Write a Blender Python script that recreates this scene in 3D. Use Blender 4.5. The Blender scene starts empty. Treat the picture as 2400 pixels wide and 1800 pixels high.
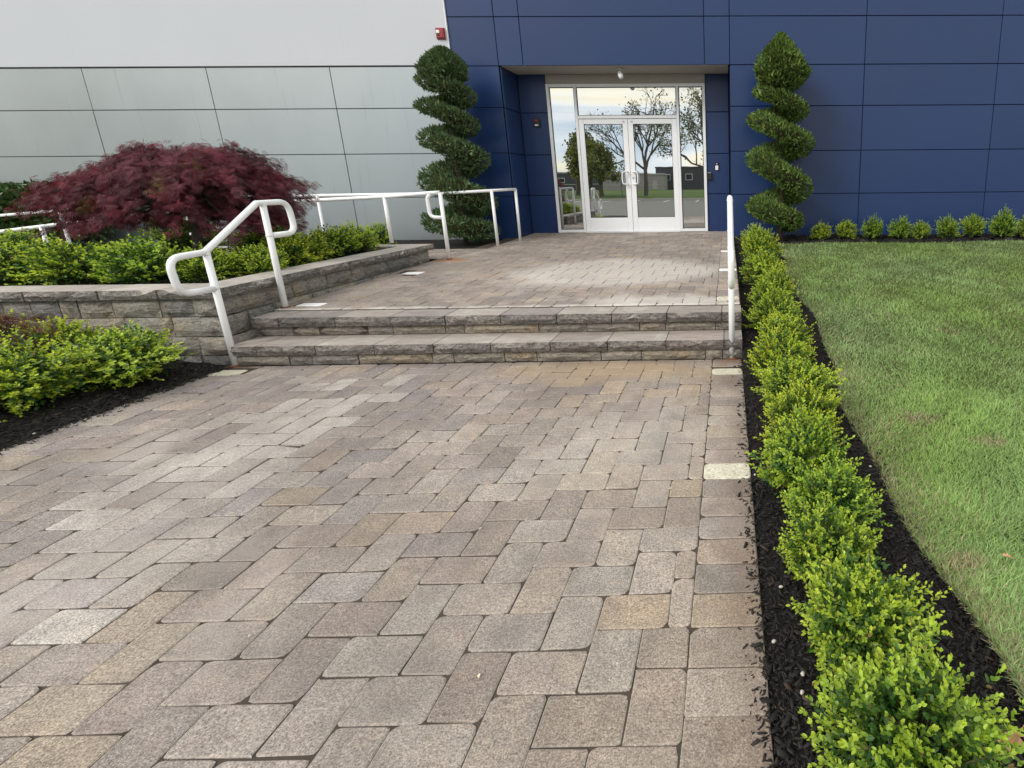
import bpy, math, random
import numpy as np
from mathutils import Vector, Matrix

R = math.radians
RNG = np.random.default_rng(7)
random.seed(7)
SC = bpy.context.scene
COL = SC.collection

# ------------------------------------------------------------------ camera
cam_d = bpy.data.cameras.new('camera')
cam = bpy.data.objects.new('camera', cam_d)
COL.objects.link(cam)
SC.camera = cam
F_PX, CX, CY = 1292.62, 1734.57, 765.05
PITCH, ROLL, YAW, CAM_H = 0.25476, 0.008873, 0.01969, 1.394
cam_d.sensor_fit = 'HORIZONTAL'
cam_d.sensor_width = 36.0
cam_d.lens = F_PX / 2400 * 36.0
cam_d.shift_x = -(CX - 1200) / 2400
cam_d.shift_y = -(900 - CY) / 2400
cam_d.clip_start = 0.05
cam_d.clip_end = 2000
_cp, _sp = math.cos(PITCH), math.sin(PITCH)
_f = Vector((math.sin(YAW) * _cp, math.cos(YAW) * _cp, -_sp))
_r = Vector((math.cos(YAW), -math.sin(YAW), 0))
_d = _f.cross(_r)
_r2 = math.cos(ROLL) * _r + math.sin(ROLL) * _d
_d2 = -math.sin(ROLL) * _r + math.cos(ROLL) * _d
_m = Matrix((_r2, -_d2, -_f)).transposed().to_4x4()
_m.translation = (0, 0, CAM_H)
cam.matrix_world = _m

# ------------------------------------------------------------------ world, sun, exposure
SUN_DIR = Vector((-0.62, -0.60, 0.62)).normalized()      # towards the veiled sun
world = bpy.data.worlds.new('World')
SC.world = world
world.use_nodes = True
wt = world.node_tree
wt.nodes.clear()


def wn(t, **kw):
    n = wt.nodes.new(t)
    for k, v in kw.items():
        setattr(n, k, v)
    return n


w_out = wn('ShaderNodeOutputWorld')
w_bg = wn('ShaderNodeBackground')
w_bg.inputs['Strength'].default_value = 0.10
w_sky = wn('ShaderNodeTexSky', sky_type='NISHITA')
w_sky.sun_disc = False
w_sky.sun_elevation = math.asin(SUN_DIR.z)
w_sky.sun_rotation = math.atan2(SUN_DIR.x, SUN_DIR.y)
w_tc = wn('ShaderNodeTexCoord')
w_map = wn('ShaderNodeMapping')
w_map.inputs['Scale'].default_value = (1.3, 1.3, 6.5)
w_n1 = wn('ShaderNodeTexNoise')
w_n1.inputs['Scale'].default_value = 2.1
w_n1.inputs['Detail'].default_value = 7
w_n1.inputs['Roughness'].default_value = 0.55
w_n1.inputs['Distortion'].default_value = 0.6
w_r1 = wn('ShaderNodeValToRGB')
w_r1.color_ramp.elements[0].position = 0.30
w_r1.color_ramp.elements[0].color = (0, 0, 0, 1)
w_r1.color_ramp.elements[1].position = 0.46
w_r1.color_ramp.elements[1].color = (1, 1, 1, 1)
w_n2 = wn('ShaderNodeTexNoise')
w_n2.inputs['Scale'].default_value = 1.5
w_n2.inputs['Detail'].default_value = 6
w_n2.inputs['Distortion'].default_value = 0.8
w_r2 = wn('ShaderNodeValToRGB')
cr = w_r2.color_ramp
cr.elements[0].position = 0.34
cr.elements[0].color = (5.4, 6.5, 7.6, 1)
cr.elements[1].position = 0.50
cr.elements[1].color = (9.2, 9.4, 9.4, 1)
e = cr.elements.new(0.60)
e.color = (11.0, 9.7, 6.9, 1)
e = cr.elements.new(0.68)
e.color = (10.5, 10.2, 9.4, 1)
w_mix = wn('ShaderNodeMixRGB')
L = wt.links.new
L(w_tc.outputs['Generated'], w_map.inputs['Vector'])
L(w_map.outputs[0], w_n1.inputs['Vector'])
L(w_map.outputs[0], w_n2.inputs['Vector'])
L(w_n1.outputs['Fac'], w_r1.inputs[0])
L(w_n2.outputs['Fac'], w_r2.inputs[0])
L(w_r1.outputs[0], w_mix.inputs[0])
L(w_sky.outputs[0], w_mix.inputs[1])
L(w_r2.outputs[0], w_mix.inputs[2])
L(w_mix.outputs[0], w_bg.inputs['Color'])
L(w_bg.outputs[0], w_out.inputs['Surface'])

sun_d = bpy.data.lights.new('sun', 'SUN')
sun_d.energy = 1.5
sun_d.angle = R(22)
sun_d.color = (1.0, 0.96, 0.90)
sun = bpy.data.objects.new('sun', sun_d)
COL.objects.link(sun)
sun.rotation_euler = SUN_DIR.to_track_quat('Z', 'Y').to_euler()
sun.location = (-20, -20, 30)

SC.view_settings.view_transform = 'Standard'
SC.view_settings.look = 'None'
SC.view_settings.gamma = 1
SC.view_settings.exposure = 0.60
SC.view_settings.use_curve_mapping = False
SC.cycles.use_denoising = True
SC.cycles.max_bounces = 8
SC.cycles.transparent_max_bounces = 8

# ------------------------------------------------------------------ mesh helpers


def link(o, parent=None):
    COL.objects.link(o)
    if parent is not None:
        o.parent = parent
    return o


def tag(o, label=None, cat=None, group=None, kind=None):
    if label:
        o['label'] = label
    if cat:
        o['category'] = cat
    if group:
        o['group'] = group
    if kind:
        o['kind'] = kind
    return o


def thing(name, label, cat, loc=(0, 0, 0), group=None):
    o = bpy.data.objects.new(name, None)
    o.empty_display_size = 0.1
    COL.objects.link(o)
    o.location = loc
    return tag(o, label, cat, group)


def mesh_py(name, v, f, mat, smooth=False):
    me = bpy.data.meshes.new(name)
    me.from_pydata([tuple(map(float, p)) for p in v], [], [tuple(int(i) for i in q) for q in f])
    me.materials.append(mat)
    if smooth:
        me.polygons.foreach_set('use_smooth', [True] * len(me.polygons))
    me.update()
    return me


def mesh_np(name, v, f, mat, col=None, smooth=False):
    """v (N,3); f (M,k) uniform polygons; col (N,3) point colours"""
    me = bpy.data.meshes.new(name)
    v = np.ascontiguousarray(v, dtype=np.float32)
    f = np.ascontiguousarray(f, dtype=np.int32)
    k = f.shape[1]
    me.vertices.add(len(v))
    me.vertices.foreach_set('co', v.ravel())
    me.loops.add(f.size)
    me.loops.foreach_set('vertex_index', f.ravel())
    me.polygons.add(len(f))
    me.polygons.foreach_set('loop_start', np.arange(0, f.size, k, dtype=np.int32))
    if col is not None:
        a = me.color_attributes.new('Col', 'FLOAT_COLOR', 'POINT')
        c = np.ones((len(v), 4), dtype=np.float32)
        c[:, :3] = col
        a.data.foreach_set('color', c.ravel())
    me.materials.append(mat)
    me.update(calc_edges=True)
    if smooth:
        me.polygons.foreach_set('use_smooth', np.ones(len(f), dtype=bool))
    return me


def obj(name, me, parent=None, world_mesh=True, loc=None):
    """an object; a mesh written in world coordinates is shifted back by its parent's place"""
    o = bpy.data.objects.new(name, me)
    link(o, parent)
    if loc is not None:
        o.location = loc
    elif parent is not None and world_mesh:
        p = Vector((0, 0, 0))
        q = parent
        while q is not None:
            p += q.location
            q = q.parent
        o.location = -p
    return o


class MB:
    """collects polygons of mixed size into one mesh"""

    def __init__(self):
        self.v, self.f = [], []

    def add(self, v, f):
        b = len(self.v)
        self.v += [tuple(map(float, p)) for p in v]
        self.f += [tuple(int(i) + b for i in q) for q in f]
        return self

    def box(self, x0, x1, y0, y1, z0, z1):
        v = [(x0, y0, z0), (x1, y0, z0), (x1, y1, z0), (x0, y1, z0), (x0, y0, z1), (x1, y0, z1), (x1, y1, z1), (x0, y1, z1)]
        f = [(0, 3, 2, 1), (4, 5, 6, 7), (0, 1, 5, 4), (1, 2, 6, 5), (2, 3, 7, 6), (3, 0, 4, 7)]
        return self.add(v, f)

    def cbox(self, x0, x1, y0, y1, z0, z1, c=0.004):
        """box with chamfered edges"""
        v, f = cbox_vf(x0, x1, y0, y1, z0, z1, c)
        return self.add(v, f)

    def tube(self, pts, r, seg=10, cap=True):
        v, f = tube_vf(pts, r, seg, cap)
        return self.add(v, f)

    def mesh(self, name, mat, smooth=False):
        return mesh_py(name, self.v, self.f, mat, smooth)

    def build(self, name, mat, parent=None, smooth=False):
        return obj(name, self.mesh(name, mat, smooth), parent)


def cbox_vf(x0, x1, y0, y1, z0, z1, c):
    v, idx = [], {}
    for ix, (X, sx) in enumerate(((x0, 1), (x1, -1))):
        for iy, (Y, sy) in enumerate(((y0, 1), (y1, -1))):
            for iz, (Z, sz) in enumerate(((z0, 1), (z1, -1))):
                for a in range(3):
                    p = [X, Y, Z]
                    s = (sx, sy, sz)
                    for k in range(3):
                        if k != a:
                            p[k] += s[k] * c
                    idx[(ix, iy, iz, a)] = len(v)
                    v.append(p)
    f = []
    for a in range(3):
        b, cc = [(1, 2), (2, 0), (0, 1)][a]
        for sgn in (0, 1):
            ring = []
            for (i, j) in ((0, 0), (1, 0), (1, 1), (0, 1)):
                t = [0, 0, 0]
                t[a], t[b], t[cc] = sgn, i, j
                ring.append(idx[(t[0], t[1], t[2], a)])
            f.append(ring if sgn else ring[::-1])
    for a in range(3):
        b, cc = [(1, 2), (2, 0), (0, 1)][a]
        for i in (0, 1):
            for j in (0, 1):
                t0, t1 = [0, 0, 0], [0, 0, 0]
                t0[a], t1[a] = 0, 1
                t0[b] = t1[b] = i
                t0[cc] = t1[cc] = j
                q = [idx[(*t0, b)], idx[(*t1, b)], idx[(*t1, cc)], idx[(*t0, cc)]]
                f.append(q if (i + j) % 2 == 0 else q[::-1])
    for ix in (0, 1):
        for iy in (0, 1):
            for iz in (0, 1):
                q = [idx[(ix, iy, iz, a)] for a in range(3)]
                f.append(q if (ix + iy + iz) % 2 else q[::-1])
    return v, f


def tube_vf(pts, r, seg=10, cap=True):
    P = np.array(pts, dtype=float)
    n = len(P)
    rr = np.full(n, r) if np.isscalar(r) else np.array(r, dtype=float)
    T = np.zeros_like(P)
    T[1:-1] = P[2:] - P[:-2]
    T[0], T[-1] = P[1] - P[0], P[-1] - P[-2]
    T /= np.linalg.norm(T, axis=1)[:, None] + 1e-12
    u = np.cross(T[0], [0, 0, 1.0])
    if np.linalg.norm(u) < 1e-3:
        u = np.cross(T[0], [1.0, 0, 0])
    u /= np.linalg.norm(u)
    v, f = [], []
    for i in range(n):
        u = u - T[i] * (u @ T[i])
        u /= np.linalg.norm(u) + 1e-12
        w = np.cross(T[i], u)
        for k in range(seg):
            a = 2 * math.pi * k / seg
            v.append(P[i] + rr[i] * (math.cos(a) * u + math.sin(a) * w))
    for i in range(n - 1):
        for k in range(seg):
            a, b = i * seg + k, i * seg + (k + 1) % seg
            f.append((a, b, b + seg, a + seg))
    if cap:
        f.append(tuple(range(seg))[::-1])
        f.append(tuple(range((n - 1) * seg, n * seg)))
    return v, f


def fillet(pts, r, n=5):
    """round the inner corners of a polyline"""
    P = [np.array(p, dtype=float) for p in pts]
    out = [P[0]]
    for i in range(1, len(P) - 1):
        a, b, c = P[i - 1], P[i], P[i + 1]
        d0, d1 = a - b, c - b
        l0, l1 = np.linalg.norm(d0), np.linalg.norm(d1)
        q = min(r, l0 * .45, l1 * .45)
        s, t = b + d0 / l0 * q, b + d1 / l1 * q
        for k in range(n + 1):
            m = k / n
            out.append((1 - m) ** 2 * s + 2 * m * (1 - m) * b + m * m * t)
    out.append(P[-1])
    return out


def scatter(tv, tf, o, ax, ay, az, sc, col=None, tcol=None):
    """copies of a small template: tv (k,3) in a local frame; o (n,3); axes (n,3); sc (n,) or (n,3)"""
    n, k = len(o), len(tv)
    sc = np.asarray(sc, dtype=float)
    if sc.ndim == 1:
        sc = sc[:, None] * np.ones(3)
    t = tv[None] * sc[:, None, :]
    V = o[:, None, :] + t[..., 0:1] * ax[:, None] + t[..., 1:2] * ay[:, None] + t[..., 2:3] * az[:, None]
    Fc = (tf[None] + (np.arange(n) * k)[:, None, None]).reshape(-1, tf.shape[1])
    C = None
    if col is not None:
        C = np.repeat(col[:, None, :], k, axis=1)
        if tcol is not None:
            C = C * tcol[None, :, None]
        C = C.reshape(-1, 3)
    return V.reshape(-1, 3), Fc, C


def unit(a):
    return a / (np.linalg.norm(a, axis=-1, keepdims=True) + 1e-9)


def frames(d, rng, up=None):
    """frames whose y axis is d, with a random or upward z axis"""
    d = unit(d)
    if up is None:
        up = rng.normal(size=d.shape)
    x = unit(np.cross(d, up))
    z = np.cross(x, d)
    return x, d, z


# ------------------------------------------------------------------ materials


class NT:
    def __init__(self, name):
        self.m = bpy.data.materials.new(name)
        self.m.use_nodes = True
        self.t = self.m.node_tree
        self.b = self.t.nodes['Principled BSDF']
        self.out = self.t.nodes['Material Output']

    def n(self, typ, **kw):
        q = self.t.nodes.new(typ)
        for k, v in kw.items():
            setattr(q, k, v)
        return q

    def l(self, a, b):
        self.t.links.new(a, b)

    def pos(self):
        return self.n('ShaderNodeNewGeometry').outputs['Position']

    def objc(self):
        return self.n('ShaderNodeTexCoord').outputs['Object']

    def noise(self, vec, scale, detail=4, rough=.55, dist=0, mscale=None):
        if mscale:
            mp = self.n('ShaderNodeMapping')
            mp.inputs['Scale'].default_value = mscale
            self.l(vec, mp.inputs[0])
            vec = mp.outputs[0]
        q = self.n('ShaderNodeTexNoise')
        q.inputs['Scale'].default_value = scale
        q.inputs['Detail'].default_value = detail
        q.inputs['Roughness'].default_value = rough
        q.inputs['Distortion'].default_value = dist
        self.l(vec, q.inputs['Vector'])
        return q.outputs['Fac']

    def ramp(self, fac, stops):
        q = self.n('ShaderNodeValToRGB')
        el = q.color_ramp.elements
        while len(el) < len(stops):
            el.new(0.5)
        for e_, (p, c) in zip(el, stops):
            e_.position = p
            e_.color = (c, c, c, 1) if np.isscalar(c) else (*c, 1)
        self.l(fac, q.inputs[0])
        return q.outputs[0]

    def mix(self, fac, a, b, mode='MIX'):
        q = self.n('ShaderNodeMixRGB', blend_type=mode)
        for s, val in ((0, fac), (1, a), (2, b)):
            if hasattr(val, 'is_linked'):
                self.l(val, q.inputs[s])
            elif s == 0:
                q.inputs[0].default_value = val
            else:
                q.inputs[s].default_value = (val, val, val, 1) if np.isscalar(val) else (*val, 1)
        return q.outputs[0]

    def math(self, op, a, b=None):
        q = self.n('ShaderNodeMath', operation=op)
        for s, val in ((0, a), (1, b)):
            if val is None:
                continue
            if hasattr(val, 'is_linked'):
                self.l(val, q.inputs[s])
            else:
                q.inputs[s].default_value = val
        return q.outputs[0]

    def bump(self, h, strength, dist=0.01, nrm=None):
        q = self.n('ShaderNodeBump')
        q.inputs['Strength'].default_value = strength
        q.inputs['Distance'].default_value = dist
        self.l(h, q.inputs['Height'])
        if nrm is not None:
            self.l(nrm, q.inputs['Normal'])
        self.l(q.outputs[0], self.b.inputs['Normal'])
        return q.outputs[0]

    def set(self, col=None, rough=None, spec=None, metal=None):
        for nm, v in (('Base Color', col), ('Roughness', rough), ('Specular IOR Level', spec), ('Metallic', metal)):
            if v is None:
                continue
            if hasattr(v, 'is_linked'):
                self.l(v, self.b.inputs[nm])
            else:
                self.b.inputs[nm].default_value = (*v, 1) if nm == 'Base Color' else v
        return self


def simple(name, col, rough=.5, spec=.5, metal=0.0, var=0.0, vscale=3.0, bump=0.0, bscale=200):
    t = NT(name)
    c = col
    p = t.pos()
    if var:
        c = t.mix(t.noise(p, vscale, 5), tuple(x * (1 - var) for x in col), tuple(x * (1 + var) for x in col))
    t.set(c, rough, spec, metal)
    if bump:
        t.bump(t.noise(p, bscale, 3), bump, .002)
    return t.m


def near_mask(t, p, pt, r, soft=.5, jitter=.25, sx=1.0, sy=1.0):
    """an irregular blotch around a place (a stain with a shape of its own)"""
    mp = t.n('ShaderNodeMapping')
    mp.inputs['Location'].default_value = (-pt[0] / sx, -pt[1] / sy, 0)
    mp.inputs['Scale'].default_value = (1 / sx, 1 / sy, 0)
    t.l(p, mp.inputs[0])
    ln = t.n('ShaderNodeVectorMath', operation='LENGTH')
    t.l(mp.outputs[0], ln.inputs[0])
    d = t.math('ADD', ln.outputs['Value'], t.math('MULTIPLY', t.math('SUBTRACT', t.noise(p, 2.2, 5), .5), jitter * 4))
    return t.ramp(t.math('DIVIDE', d, r * 2), [(.5 - soft * .25, 1.0), (.5 + soft * .25, 0.0)])


def paver_mat(name, joined, terrace):
    t = NT(name)
    p = t.pos()
    if joined:
        a = t.n('ShaderNodeAttribute', attribute_name='Col')
        base = a.outputs['Color']
        rnd_vec = p
    else:
        oi = t.n('ShaderNodeObjectInfo')
        base = oi.outputs['Color']
        rnd_vec = p
    # aggregate speckle, blotches
    sp = t.noise(rnd_vec, 170, 3, .7)
    c = t.mix(t.ramp(sp, [(.34, .0), (.66, 1.0)]), t.mix(1, base, (.50, .49, .48), 'MULTIPLY'), t.mix(1, base, (1.42, 1.41, 1.40), 'MULTIPLY'))
    sp2 = t.noise(rnd_vec, 310, 1, .5)
    c = t.mix(t.ramp(sp2, [(.64, 0.0), (.72, .85)]), c, (.66, .61, .56))
    c = t.mix(t.ramp(sp2, [(.28, .75), (.36, 0.0)]), c, (.075, .066, .060))
    gr = t.noise(rnd_vec, 75, 4, .75, .3)
    c = t.mix(t.ramp(gr, [(.36, .75), (.50, 0.0)]), c, t.mix(1, c, (.60, .59, .58), 'MULTIPLY'))
    c = t.mix(t.ramp(gr, [(.52, 0.0), (.66, .6)]), c, t.mix(1, c, (1.38, 1.36, 1.33), 'MULTIPLY'))
    pit = t.noise(rnd_vec, 48, 4, .75)
    c = t.mix(t.ramp(pit, [(.30, .8), (.36, 0.0)]), c, (.085, .072, .065))
    bl = t.noise(rnd_vec, 9, 5, .65, .4)
    c = t.mix(t.ramp(bl, [(.28, .70), (.62, 0.0)]), c, t.mix(1, c, (.62, .61, .63), 'MULTIPLY'))
    bl2 = t.noise(rnd_vec, 7.0, 5, .6, .3, mscale=(1, 1.4, 1))
    c = t.mix(t.ramp(bl2, [(.52, 0.0), (.75, .42)]), c, t.mix(1, c, (1.30, 1.18, 1.02), 'MULTIPLY'))
    # traffic dirt and dried bloom drifting over many stones
    dirt = t.noise(p, 1.1, 6, .6, .5)
    c = t.mix(t.ramp(dirt, [(.36, .55), (.60, 0.0)]), c, (.150, .128, .118))
    bloom = t.noise(p, .75, 5, .55, .8, mscale=(1, .8, 1))
    c = t.mix(t.ramp(bloom, [(.57, 0.0), (.66, .30)]), c, (.56, .50, .46))
    if terrace:
        m = near_mask(t, p, (-1.35, 6.6), .95, .35, .16, 1.25, .95)
        c = t.mix(t.math('MULTIPLY', m, .52), c, (.60, .555, .52))
        m = near_mask(t, p, (-.35, 5.0), .42, .9, .35, 2.2, .55)
        c = t.mix(t.math('MULTIPLY', m, .5), c, (.66, .62, .58))
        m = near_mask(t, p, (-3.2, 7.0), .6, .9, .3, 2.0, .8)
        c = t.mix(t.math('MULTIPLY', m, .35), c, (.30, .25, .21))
        sy_ = t.n('ShaderNodeSeparateXYZ')
        t.l(p, sy_.inputs[0])
        yy = t.math('SUBTRACT', t.math('ADD', sy_.outputs[1], t.math('MULTIPLY', t.noise(p, 5, 5, .6), .22)), 4.83)
        c = t.mix(t.ramp(t.math('MULTIPLY', yy, 4.0), [(.30, .75), (.75, 0.0)]), c, (.72, .68, .64))
        m = near_mask(t, p, (-3.80, 7.62), .16, .8, .06, 1.3, .8)
        c = t.mix(t.math('MULTIPLY', m, .8), c, (.34, .15, .06))
    else:
        m = near_mask(t, p, (-2.6, 2.9), .42, .6, .12, .75, 1.5)
        c = t.mix(t.math('MULTIPLY', m, .14), c, (.56, .53, .49))
        m = near_mask(t, p, (-.55, 2.7), .5, .9, .14, .9, 1.1)
        c = t.mix(t.math('MULTIPLY', m, .12), c, (.54, .49, .43))
        m = near_mask(t, p, (-.95, 4.05), .28, .9, .14, 2.6, .8)
        c = t.mix(t.math('MULTIPLY', m, .40), c, (.42, .29, .15))
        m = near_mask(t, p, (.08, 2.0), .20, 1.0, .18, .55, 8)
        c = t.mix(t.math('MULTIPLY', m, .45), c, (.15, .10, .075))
        m = near_mask(t, p, (-3.92, 4.24), .12, .8, .1, 1.2, .7)
        c = t.mix(t.math('MULTIPLY', m, .7), c, (.13, .06, .035))
        m = near_mask(t, p, (.04, 4.28), .16, .8, .1, 1.1, .8)
        c = t.mix(t.math('MULTIPLY', m, .7), c, (.14, .06, .035))
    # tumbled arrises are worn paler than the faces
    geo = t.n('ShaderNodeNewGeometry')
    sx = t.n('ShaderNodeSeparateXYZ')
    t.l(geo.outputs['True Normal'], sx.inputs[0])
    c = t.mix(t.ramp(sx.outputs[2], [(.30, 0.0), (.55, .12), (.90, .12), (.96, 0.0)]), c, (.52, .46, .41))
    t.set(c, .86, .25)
    b1 = t.bump(t.noise(rnd_vec, 16, 6, .6), .45, .012)
    t.bump(sp, .8, .004, b1)
    return t.m


def stone_mat(name):
    t = NT(name)
    p = t.pos()
    oi = t.n('ShaderNodeObjectInfo')
    base = oi.outputs['Color']
    st = t.noise(p, 15, 7, .7, .8, mscale=(1, 1, 2.2))
    c = t.mix(t.ramp(st, [(.34, .9), (.52, 0.0)]), base, t.mix(1, base, (.40, .39, .40), 'MULTIPLY'))
    wm = t.noise(p, 5, 4, .5, .3)
    c = t.mix(t.ramp(wm, [(.50, 0.0), (.70, .6)]), c, t.mix(1, c, (1.22, 1.04, .80), 'MULTIPLY'))
    hi = t.noise(p, 38, 6, .75, .6, mscale=(1, 1, 2.0))
    c = t.mix(t.ramp(hi, [(.54, 0.0), (.66, .8)]), c, (.58, .54, .48))
    sp = t.noise(p, 170, 2, .7)
    c = t.mix(t.ramp(sp, [(.32, .6), (.48, 0.0)]), c, (.08, .075, .07))
    bk = t.noise(p, 32, 5, .8, 1.0, mscale=(1, 1, 2.4))
    c = t.mix(t.ramp(bk, [(.36, .9), (.44, 0.0)]), c, (.045, .043, .042))
    t.set(c, .9, .2)
    h = t.math('ADD', t.math('MULTIPLY', t.noise(p, 26, 7, .72, .6, mscale=(1, 1, 1.8)), 1.0), t.math('MULTIPLY', sp, .14))
    t.bump(h, 1.0, .045)
    return t.m


def cap_mat(name):
    t = NT(name)
    p = t.pos()
    oi = t.n('ShaderNodeObjectInfo')
    base = oi.outputs['Color']
    st = t.noise(p, 7, 6, .6, .3, mscale=(1, 2.2, 1.5))
    c = t.mix(t.ramp(st, [(.32, .6), (.62, 0.0)]), base, t.mix(1, base, (.58, .56, .57), 'MULTIPLY'))
    gr = t.noise(p, 30, 5, .7, .2, mscale=(1, 1, 1.7))
    c = t.mix(t.ramp(gr, [(.55, 0.0), (.75, .5)]), c, (.54, .49, .45))
    sp = t.noise(p, 280, 2, .6)
    c = t.mix(t.ramp(sp, [(.3, .5), (.5, 0.0)]), c, (.12, .11, .10))
    # upright split faces are darker than the tops, with dark pockets
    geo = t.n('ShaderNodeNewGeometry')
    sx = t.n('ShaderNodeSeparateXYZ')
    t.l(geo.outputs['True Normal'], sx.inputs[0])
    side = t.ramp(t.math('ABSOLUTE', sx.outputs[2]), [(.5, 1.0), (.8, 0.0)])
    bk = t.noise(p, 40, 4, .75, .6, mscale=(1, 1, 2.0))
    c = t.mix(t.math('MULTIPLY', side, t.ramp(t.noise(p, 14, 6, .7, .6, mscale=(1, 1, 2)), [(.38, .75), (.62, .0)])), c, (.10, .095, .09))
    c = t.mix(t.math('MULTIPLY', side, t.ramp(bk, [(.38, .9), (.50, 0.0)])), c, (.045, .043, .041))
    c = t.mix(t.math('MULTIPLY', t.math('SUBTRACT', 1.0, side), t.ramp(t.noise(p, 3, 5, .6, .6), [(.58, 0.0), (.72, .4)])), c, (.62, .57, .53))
    t.set(c, .88, .22)
    h = t.math('MULTIPLY', t.noise(p, 26, 7, .68, .5, mscale=(1, 1, 1.8)), t.math('ADD', t.math('MULTIPLY', side, .9), .12))
    b = t.bump(h, 1.0, .04)
    t.bump(sp, .4, .002, b)
    return t.m


def leaf_mat(name, rough=.42, trans=.30, spec=.4, tint=(1.15, 1.2, .55), vary=False):
    t = NT(name)
    a = t.n('ShaderNodeAttribute', attribute_name='Col')
    c = a.outputs['Color']
    if vary:                    # each plant has its own vigour
        oi = t.n('ShaderNodeObjectInfo')
        c = t.mix(1, c, t.ramp(oi.outputs['Random'], [(0.0, (.82, .92, .96)), (.5, (1.0, 1.0, 1.0)), (1.0, (1.12, 1.03, .88))]), 'MULTIPLY')
    t.set(c, rough, spec)
    tr = t.n('ShaderNodeBsdfTranslucent')
    t.l(t.mix(1, c, tint, 'MULTIPLY'), tr.inputs['Color'])
    ms = t.n('ShaderNodeMixShader')
    ms.inputs[0].default_value = trans
    t.l(t.b.outputs[0], ms.inputs[1])
    t.l(tr.outputs[0], ms.inputs[2])
    t.l(ms.outputs[0], t.out.inputs['Surface'])
    return t.m


def panel_mat(name, col, rough, streak=0.0, var=.05, spec=.5, metal=0.0):
    t = NT(name)
    p = t.pos()
    oi = t.n('ShaderNodeObjectInfo')
    c = t.mix(oi.outputs['Random'], tuple(x * (1 - var) for x in col), tuple(x * (1 + var) for x in col))
    n1 = t.noise(p, 1.3, 5, .6, .3)
    c = t.mix(t.ramp(n1, [(.35, .22), (.65, 0.0)]), c, tuple(x * .80 for x in col))
    if streak:
        s = t.noise(p, 5.0, 4, .6, .1, mscale=(2.2, 1, .10))
        c = t.mix(t.ramp(s, [(.60, 0.0), (.72, streak)]), c, tuple(x * .62 for x in col))
    rr = t.ramp(t.noise(p, 1.2, 3, .5), [(.3, rough - .02), (.7, rough + .03)])
    t.set(c, rr, spec, metal)
    t.bump(t.noise(p, .8, 1, .3), .04, .02)
    return t.m


M = {}
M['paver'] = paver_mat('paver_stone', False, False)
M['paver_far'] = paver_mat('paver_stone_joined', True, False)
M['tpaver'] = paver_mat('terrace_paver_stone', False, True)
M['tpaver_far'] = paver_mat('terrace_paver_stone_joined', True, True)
M['joint'] = simple('joint_sand', (.072, .058, .048), .95, .1, var=.6, vscale=8, bump=.8, bscale=300)
M['stone'] = stone_mat('split_stone')
M['cap'] = cap_mat('cap_stone')
M['blue'] = panel_mat('blue_metal_panel', (.0095, .031, .112), .36, 0, .05, .46, 0.0)
M['white'] = panel_mat('pale_metal_panel', (.385, .420, .440), .31, .35, .015, .5, .72)
M['backing'] = simple('panel_joint_backing', (.012, .016, .03), .8)
M['backing_white'] = simple('panel_joint_backing_grey', (.10, .105, .11), .8)
M['alu'] = simple('white_aluminium', (.80, .81, .83), .30, .5, var=.04)
M['gasket'] = simple('black_gasket', (.015, .015, .015), .6)
M['pipe'] = None
M['black'] = simple('black_plastic', (.012, .012, .014), .35)
M['red'] = simple('red_enamel', (.32, .022, .030), .35)
M['lens'] = simple('clear_lens', (.82, .82, .84), .15)
M['lampgrey'] = simple('lamp_grey', (.45, .45, .45), .4)
M['wplastic'] = simple('white_plastic', (.85, .86, .88), .35)
M['boxleaf'] = leaf_mat('boxwood_leaf', .38, .38, vary=True)
M['juniper'] = leaf_mat('juniper_needle', .6, .18, .2)
M['maple'] = leaf_mat('maple_leaf', .5, .28, .3, (1.3, .75, .75))
M['laurel'] = leaf_mat('hedge_leaf', .35, .22)
M['treeleaf'] = leaf_mat('tree_leaf', .55, .3, .3)
M['grass'] = leaf_mat('grass_blade', .5, .28, .3)
M['bark'] = simple('bark', (.085, .065, .05), .9, .2, var=.5, vscale=40, bump=.6, bscale=60)
M['bark_grey'] = simple('bark_grey', (.11, .095, .08), .9, .2, var=.5, vscale=30, bump=.6, bscale=60)
M['twig'] = simple('twig', (.075, .075, .03), .8, .2, var=.4, vscale=60)
M['core'] = simple('juniper_shaded_core', (.030, .032, .014), .95, .1, var=.5, vscale=60, bump=1.0, bscale=90)  # dark tone carries the shade inside the clipped foliage and closes see-through gaps
M['chip'] = leaf_mat('mulch_chip', .62, .0, .25)
M['mulch'] = simple('mulch_ground', (.013, .0115, .0105), .9, .2, var=.6, vscale=60, bump=1.0, bscale=120)
M['lawn'] = simple('lawn_soil', (.060, .075, .024), .95, .1, var=.5, vscale=9, bump=.8, bscale=150)
M['field'] = simple('far_grass', (.075, .115, .030), .95, .1, var=.35, vscale=.8, bump=.5, bscale=20)
M['asphalt'] = simple('asphalt', (.17, .165, .155), .9, .2, var=.25, vscale=2.5, bump=.4, bscale=120)
M['concrete'] = simple('concrete', (.42, .40, .37), .85, .2, var=.15, vscale=6, bump=.3, bscale=90)
M['paint_line'] = simple('parking_paint', (.75, .74, .70), .7)
M['pebble'] = simple('pale_pebble', (.46, .42, .37), .7, var=.2, vscale=50)
M['dryleaf'] = simple('dry_leaf', (.48, .27, .15), .7, var=.25, vscale=60)
M['hose'] = simple('brown_hose', (.075, .052, .040), .6)
M['rust'] = simple('rusty_collar', (.14, .062, .035), .9, .2, var=.5, vscale=60, bump=.6, bscale=150)
M['petal'] = simple('petal', (.72, .64, .46), .7)


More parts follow.
